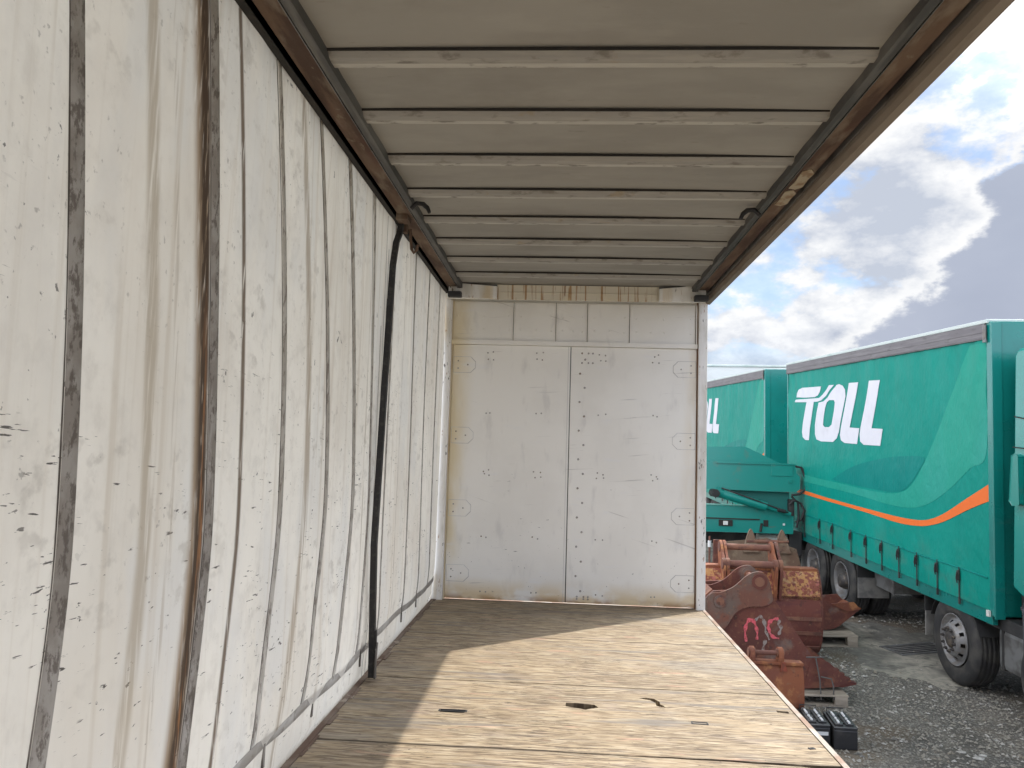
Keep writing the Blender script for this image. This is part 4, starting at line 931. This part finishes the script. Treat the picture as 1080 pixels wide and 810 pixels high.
def spray(strokes, m, nm, w_=.020):
    for st in strokes:
        pts = refine(st, 6); n = len(pts); g = MB(); V = []
        for i, q in enumerate(pts):
            a = pts[max(0, i-1)]; b = pts[min(n-1, i+1)]; dx, dz = b[0]-a[0], b[1]-a[1]; l = math.hypot(dx, dz) or 1
            ww = w_*(.75+.35*math.sin(i*.7))*(.55+.45*math.sin(math.pi*min(1, (i+2)/(n+2))))
            V += [(q[0]-dz/l*ww, Y0-.0025, q[1]+dx/l*ww), (q[0]+dz/l*ww, Y0-.0025, q[1]-dx/l*ww)]
        g.add(V, [(2*i, 2*i+1, 2*i+3, 2*i+2) for i in range(n-1)]); o = g.build(nm, m, sp_)
spray([[(2.172, -.73), (2.158, -.64), (2.165, -.56), (2.19, -.50), (2.222, -.476), (2.255, -.50), (2.28, -.56), (2.295, -.63), (2.29, -.70)],
       [(2.535, -.455), (2.48, -.465), (2.435, -.50), (2.418, -.56), (2.435, -.62), (2.48, -.665), (2.54, -.675)]], pink_m, 'spray_letter', .024)
spray([[(2.27, -.49), (2.30, -.455), (2.335, -.445), (2.365, -.48), (2.385, -.55), (2.40, -.62), (2.43, -.70)],
       [(2.55, -.47), (2.53, -.52), (2.56, -.55), (2.55, -.60), (2.53, -.64)], [(2.39, -.70), (2.37, -.76), (2.36, -.82)]], gray_spray, 'spray_letter', .022)
g = MB(); V = [(2.40, Y0-.0025, -.262)]+[(2.40+.035*(1+.3*math.sin(k*1.7))*math.cos(k*.4488), Y0-.0025, -.262+.045*(1+.25*math.cos(k*2.1))*math.sin(k*.4488)) for k in range(14)]
g.add(V, [(0, 1+k, 1+(k+1) % 14) for k in range(14)]); g.build('spray_dot', pink_m, sp_)
# steel strap tying the bucket to the pallet
e, P = world_thing('steel_strap', 'thin grey strap looped over the lip of the spray painted bucket', 'strap', 2.95, 9.4)
g = MB()
for pts in ([(2.82, 9.42, -.855), (3.03, 9.42, -.845)], [(2.925, 9.42, -.85), (2.95, 9.41, -1.0), (2.965, 9.40, -1.10), (2.97, 9.38, -1.30)], [(2.98, 9.41, -1.06), (3.09, 9.40, -1.075), (3.11, 9.39, -1.15), (3.11, 9.38, -1.30)]):
    g.tube(pts, .008, 6)
P(g, 'strap_band', mat('strap_grey', (.10, .095, .09), .7))

def pallet(x0, x1, y0, y1, label, h=.13):
    m4 = tilt(x0, y0); t = empty('wooden_pallet', label, 'pallet', mtx=m4, group='weathered wooden pallets on the gravel')
    L, Wd = x1-x0, y1-y0
    n = 6
    for k in range(n):
        a = k*Wd/n; g = MB(); g.bbox(0, L, a+.008, a+Wd/n-.012, h-.02, h, .003); g.build('deck_board', pal_m, t)
    for yy in (0.004, Wd/2-.05, Wd-.11):
        g = MB(); g.bbox(.002, L-.002, yy, yy+.10, .0, .02, .003); g.build('base_board', pal_m, t)
        for xx in (.01, L/2-.07, L-.15):
            g = MB(); g.bbox(xx, xx+.14, yy+.003, yy+.097, .0205, h-.0205, .004); g.build('block', pal_m, t)
    return t
pallet(2.12, 3.27, 9.36, 10.35, 'weathered pallet under the bucket with pink spray paint')
pallet(3.10, 4.26, 11.80, 12.9, 'pale grey pallet behind the yellow bucket near the rear truck wheels', .16)

# bucket with flaking yellow paint, back towards us
e, P = world_thing('excavator_bucket', 'wide excavator bucket with flaking yellow back plates and brown ribbed shell', 'excavator bucket', 2.75, 11.4, BG)
x0, x1, yb = 1.93, 3.50, 11.0
prof2 = refine([(yb+.14, -.10), (yb+.02, -.28), (yb-.02, -.48), (yb-.05, -.70), (yb-.03, -.93), (yb+.06, -1.12), (yb+.25, -1.24), (yb+.60, -1.28), (yb+1.0, -1.20)], 5)
inn2 = offset_path(prof2, .022)
g = MB(); g.prism(prof2[9:]+inn2[9:][::-1], x0+.03, x1-.03, 'x'); sh2 = P(g, 'curved_shell', rs_m)
for zb_ in (.0,):
    for lo in (15, 19, 24): 
        seg = prof2[lo:lo+2]; o2 = offset_path(seg, -.012); g = MB(); g.prism(seg+o2[::-1], x0+.05, x1-.02, 'x'); g.build('wear_strip', rk_m, sh2)
for (a, b) in ((x0, 2.32), (2.93, x1-.02)):
    seg = prof2[0:11]; o2 = offset_path(seg, -.02); g = MB(); g.prism(seg+offset_path(seg, .02)[::-1], a, b, 'x'); P(g, 'yellow_back_plate', ry_m, .004)
g = MB(); seg = prof2[2:11]; g.prism(seg+offset_path(seg, .02)[::-1], 2.3205, 2.9295, 'x'); P(g, 'back_plate', ry_m)
g = MB(); g.bbox(x0+.02, x1-.02, yb+.12, yb+.34, -.14, -.09, .01); P(g, 'top_beam', ro_m)
sidep = prof2+[(yb+.95, -1.0), (yb+.55, -.35), (yb+.35, -.10)]
for a in (x0, x1-.029):
    g = MB(); g.prism(sidep, a, a+.0285, 'x'); P(g, 'side_plate', rb_m, .003)
earp = refine([(yb-.045, -.50), (yb-.10, -.30), (yb-.13, -.10), (yb-.09, .0), (yb+.02, .10), (yb+.10, .20), (yb+.19, .245), (yb+.27, .20), (yb+.28, .10), (yb+.24, -.05), (yb+.24, -.2), (yb+.12, -.4)], 4)
for a, m in ((2.19, ro_m), (2.235, ro_m), (2.865, ro_m), (2.925, rb_m)):
    g = MB(); g.prism(earp, a, a+.028, 'x'); er = P(g, 'ear_plate', m, .005)
    g = MB(); g.tube([(a-.012, yb+.17, .16), (a+.04, yb+.17, .16)], .07, 20); g.tube([(a-.012, yb-.05, -.04), (a+.04, yb-.05, -.04)], .075, 20); g.build('pin_boss', rk_m, er)
g = MB(); g.tube([(2.2, yb+.17, .16), (2.93, yb+.17, .16)], .042, 18); P(g, 'pin', rk_m)
g = MB(); g.tube([(2.2, yb-.05, -.04), (2.93, yb-.05, -.04)], .048, 18); P(g, 'pin', rk_m)
g = MB()
for k in range(5):
    x = x0+.06+k*(x1-x0-.22)/4; g = MB(); g.prism([(yb+.95, -1.24), (yb+.95, -1.17), (yb+1.25, -1.15), (yb+1.25, -1.17)], x, x+.09, 'x'); P(g, 'tooth', rk_m)
pass

# brown bucket behind, lip to the right
e, P = world_thing('excavator_bucket', 'brown bucket behind the yellow one, its pointed lip jutting right over a pale pallet', 'excavator bucket', 3.7, 12.4, BG)
Y2, Y3 = 12.05, 12.75
pr = refine([(3.10, -.35), (3.02, -.62), (3.10, -.90), (3.35, -1.06), (3.70, -1.085), (4.0, -1.05), (4.20, -.91)], 5)
sd = pr+[(4.37, -.76), (4.28, -.665), (3.97, -.70), (3.60, -.50), (3.32, -.33)]
for y in (Y2, Y3-.028):
    g = MB(); g.prism(sd, y, y+.0275, 'y'); P(g, 'side_plate', rb_m, .004)
g = MB(); g.prism(pr+offset_path(pr, .022)[::-1], Y2+.028, Y3-.0285, 'y'); P(g, 'curved_shell', rs_m)
g = MB(); g.prism([(4.13, -.97), (4.10, -.93), (4.36, -.735), (4.40, -.755)], Y2+.028, Y3-.0285, 'y'); P(g, 'cutting_edge', ro_m)
g = MB(); g.prism([(3.97, -.70), (4.28, -.665), (4.37, -.755), (4.18, -.80)], Y2-.018, Y2-.0005, 'y'); P(g, 'side_cutter', ro_m, .004)

# narrow bucket in front
e, P = world_thing('excavator_bucket', 'small narrow rust brown bucket with a pin across its ears, beside the deck edge', 'excavator bucket', 2.25, 8.9, BG)
x0, x1, yb = 1.96, 2.57, 8.68
pr = refine([(yb+.10, -.745), (yb+.03, -.765), (yb-.01, -.85), (yb-.035, -1.0), (yb-.03, -1.17), (yb+.05, -1.32), (yb+.20, -1.39), (yb+.50, -1.385)], 5)
g = MB(); g.prism(pr+offset_path(pr, .018)[::-1], x0+.02, x1-.02, 'x'); P(g, 'curved_shell', ro_m)
sd = pr+[(yb+.45, -1.2), (yb+.24, -.80)]
for a in (x0, x1-.0195):
    g = MB(); dx = .0
    n0 = 0; g.prism(sd, a, a+.019, 'x'); 
    P(g, 'side_plate', ro_m, .003)
g = MB(); g.bbox(x0+.02, x1+.003, yb-.012, yb+.13, -.775, -.742, .01); P(g, 'top_edge', ro_m)
er_ = refine([(yb-.0, -.80), (yb-.01, -.70), (yb+.02, -.63), (yb+.07, -.605), (yb+.12, -.63), (yb+.13, -.72), (yb+.12, -.80)], 3)
for a in (2.03, 2.325):
    g = MB(); g.prism(er_, a, a+.045, 'x'); er = P(g, 'ear_plate', ro_m, .008)
    g = MB(); g.tube([(a-.015, yb+.06, -.665), (a+.06, yb+.06, -.665)], .045, 16); g.build('pin_boss', rk_m, er)
g = MB(); g.tube([(2.03, yb+.06, -.665), (2.36, yb+.06, -.665)], .024, 12); P(g, 'pin', rk_m)
g = MB(); g.prism([(2.33, -.83), (2.345, -.74), (2.38, -.735), (2.40, -.83)], yb-.026, yb-.012, 'y'); P(g, 'weld_gusset', mat('fresh_rust', (.26, .06, .03), .8, layers=[((.15, .05, .03), 20, .45, .6, .8)]))

# greyish worn bucket further back, and a rusty ripper standing by the door post
e, P = world_thing('excavator_bucket', 'grey brown worn bucket half hidden behind the pinned ears of the yellow bucket', 'excavator bucket', 3.3, 13.7, BG)
Y4 = 13.4
pr = refine([(2.72, -.10), (2.66, -.45), (2.74, -.85), (2.95, -1.10), (3.4, -1.17), (3.9, -1.12)], 5)
sd = pr+[(4.05, -.9), (3.93, -.35), (3.86, -.08), (3.6, -.0)]
for y in (Y4, Y4+.8):
    g = MB(); g.prism(sd, y, y+.028, 'y'); P(g, 'side_plate', rg_m, .004)
g = MB(); g.prism(pr+offset_path(pr, .022)[::-1], Y4+.0285, Y4+.7995, 'y'); P(g, 'curved_shell', rg_m)
for cx_ in (3.12, 3.62):
    g = MB(); g.prism(refine([(cx_-.12, -.15), (cx_-.06, .10), (cx_, .22), (cx_+.06, .10), (cx_+.14, -.15)], 3), Y4-.05, Y4-.0005, 'y'); P(g, 'ear_plate', rg_m, .005)
g = MB(); g.tube([(3.05, Y4-.03, .02), (3.72, Y4-.03, .03)], .03, 10); P(g, 'pin', rk_m)
e, P = world_thing('ripper_frame', 'rusty brown upright frame with a pale rod, just right of the white corner post', 'ripper', 2.4, 13.0)
g = MB(); g.bbox(2.46, 2.56, 13.0, 13.1, gz(2.5, 13)+.02, .06, .012); g.bbox(2.0, 2.46, 13.02, 13.08, -.38, -.30, .01); g.bbox(2.0, 2.08, 13.0, 13.1, gz(2, 13), .10, .01); g.bbox(2.42, 2.60, 12.9, 13.3, gz(2.5, 13), gz(2.5, 13)+.03, .005); P(g, 'frame', rb_m)
g = MB(); g.tube([(2.385, 12.97, .12), (2.385, 12.97, -.95)], .016, 8); P(g, 'rod', rk_m)
for z in (.05, -.42):
    g = MB(); g.tube([(2.385, 12.97, z), (2.385, 12.97, z-.10)], .028, 8); P(g, 'clevis', pale_m)

# batteries
def battery(x, y, rz, label, lab):
    t = empty('truck_battery', label, 'battery', mtx=tilt(x, y, rz), group='black truck batteries on the gravel by the deck edge')
    W, D, H = .222, .42, .215
    g = MB(); g.bbox(0, W, 0, D, 0, H-.03, .008); g.bbox(.004, W-.004, .004, D-.004, H-.03, H-.022, .002); g.build('case', blackp, t)
    g = MB(); g.bbox(-.002, W+.002, -.002, D+.002, H-.022, H, .006); g.bbox(.02, .10, .04, D-.04, H, H+.018, .004); g.bbox(.125, .20, .05, D-.05, H, H+.014, .004)
    lid = g.build('lid', blackp, t)
    for xx in (.06, .16):
        for a_, b_ in ((.05, .12), (.15, .19), (.23, D-.08)):
            g = MB(); g.bbox(xx-.010, xx+.010, a_, b_, H+.0185, H+.034, .004); g.build('cell_plug', pale_m, lid)
    g = MB()
    for yy in (.10, .2, .3): g.tube([(.11, yy, H+.001), (.11, yy, H+.012)], .011, 10)
    g.build('vent_caps', blackp, lid)
    for xx in (.05, .17):
        g = MB(); g.tube([(xx, D-.06, H), (xx, D-.06, H+.035)], [.014, .011], 12); g.build('terminal', gal_m, lid)
    g = MB(); g.tube([(.03, D-.02, H), (.03, D-.02, H+.05), (W-.03, D-.02, H+.05), (W-.03, D-.02, H)], .006, 6); g.build('carry_handle', blackp, lid)
    if lab:
        g = MB(); g.box(.05, W-.02, -.0015, -.0004, H-.10, H-.065); g.build('label', pale_m, t)
    g = MB(); g.box(.01, W-.01, -.001, -.0003, .06, .063); g.build('case_rib', blk_m, t)
battery(2.715, 8.19, rad(-4), 'black truck battery standing clear on the gravel, right one of the pair', False)
battery(2.475, 8.24, rad(-2), 'black truck battery with a white label, tight against the deck edge in view', True)

# drain grate in the concrete
t = empty('drain_grate', 'dark rectangular drain grate let into the pale concrete between the trucks', 'drain grate', mtx=tilt(4.72, 11.45, rad(20), .005))
g = MB()
for a, b, c, d in ((0, .9, 0, .04), (0, .9, .41, .45), (0, .04, .041, .409), (.86, .9, .041, .409)): g.box(a, b, c, d, .0, .012)
g.build('frame', gal_m, t)
g = MB(); g.box(.041, .859, .041, .409, .001, .003); g.build('pit', flap_m, t)
for k in range(5):
    y = .085+k*.07; g = MB(); g.box(.041, .859, y-.009, y+.009, .0035, .010); g.build('bar', blk_m, t)
# scraps of pale litter
lit_m = mat('pale_scrap', (.48, .47, .44), .8, layers=[((.3, .29, .27), 20, .5, .65, .7)])
for i, (x, y, s_) in enumerate(((4.02, 8.08, .05), (4.10, 8.16, .035), (3.93, 8.22, .04), (4.62, 7.95, .03))):
    lb_ = ['pale flat stone chip, biggest of the cluster near the right foreground', 'small pale stone chip right of the biggest one', 'pale stone chip just beyond the biggest one', 'lone pale stone chip at the right edge of the gravel'][i]
    e, P = world_thing('stone_chip', lb_, 'stone', x, y); bm = bmesh.new(); bmesh.ops.create_icosphere(bm, subdivisions=2, radius=1)
    for v in bm.verts: v.co = Vector((v.co.x*s_*(1+.3*math.sin(5*v.co.y)), v.co.y*s_*.7*(1+.2*math.sin(4*v.co.x)), v.co.z*s_*.3)) + Vector((x, y, gz(x, y)+s_*.2))
    g = MB(); g.frombm(bm); o = P(g, 'stone', lit_m)
for o in list(SC.objects):
    if o.type == 'MESH' and o.name.startswith('stone') and o.parent and 'category' in o.parent:
        pass
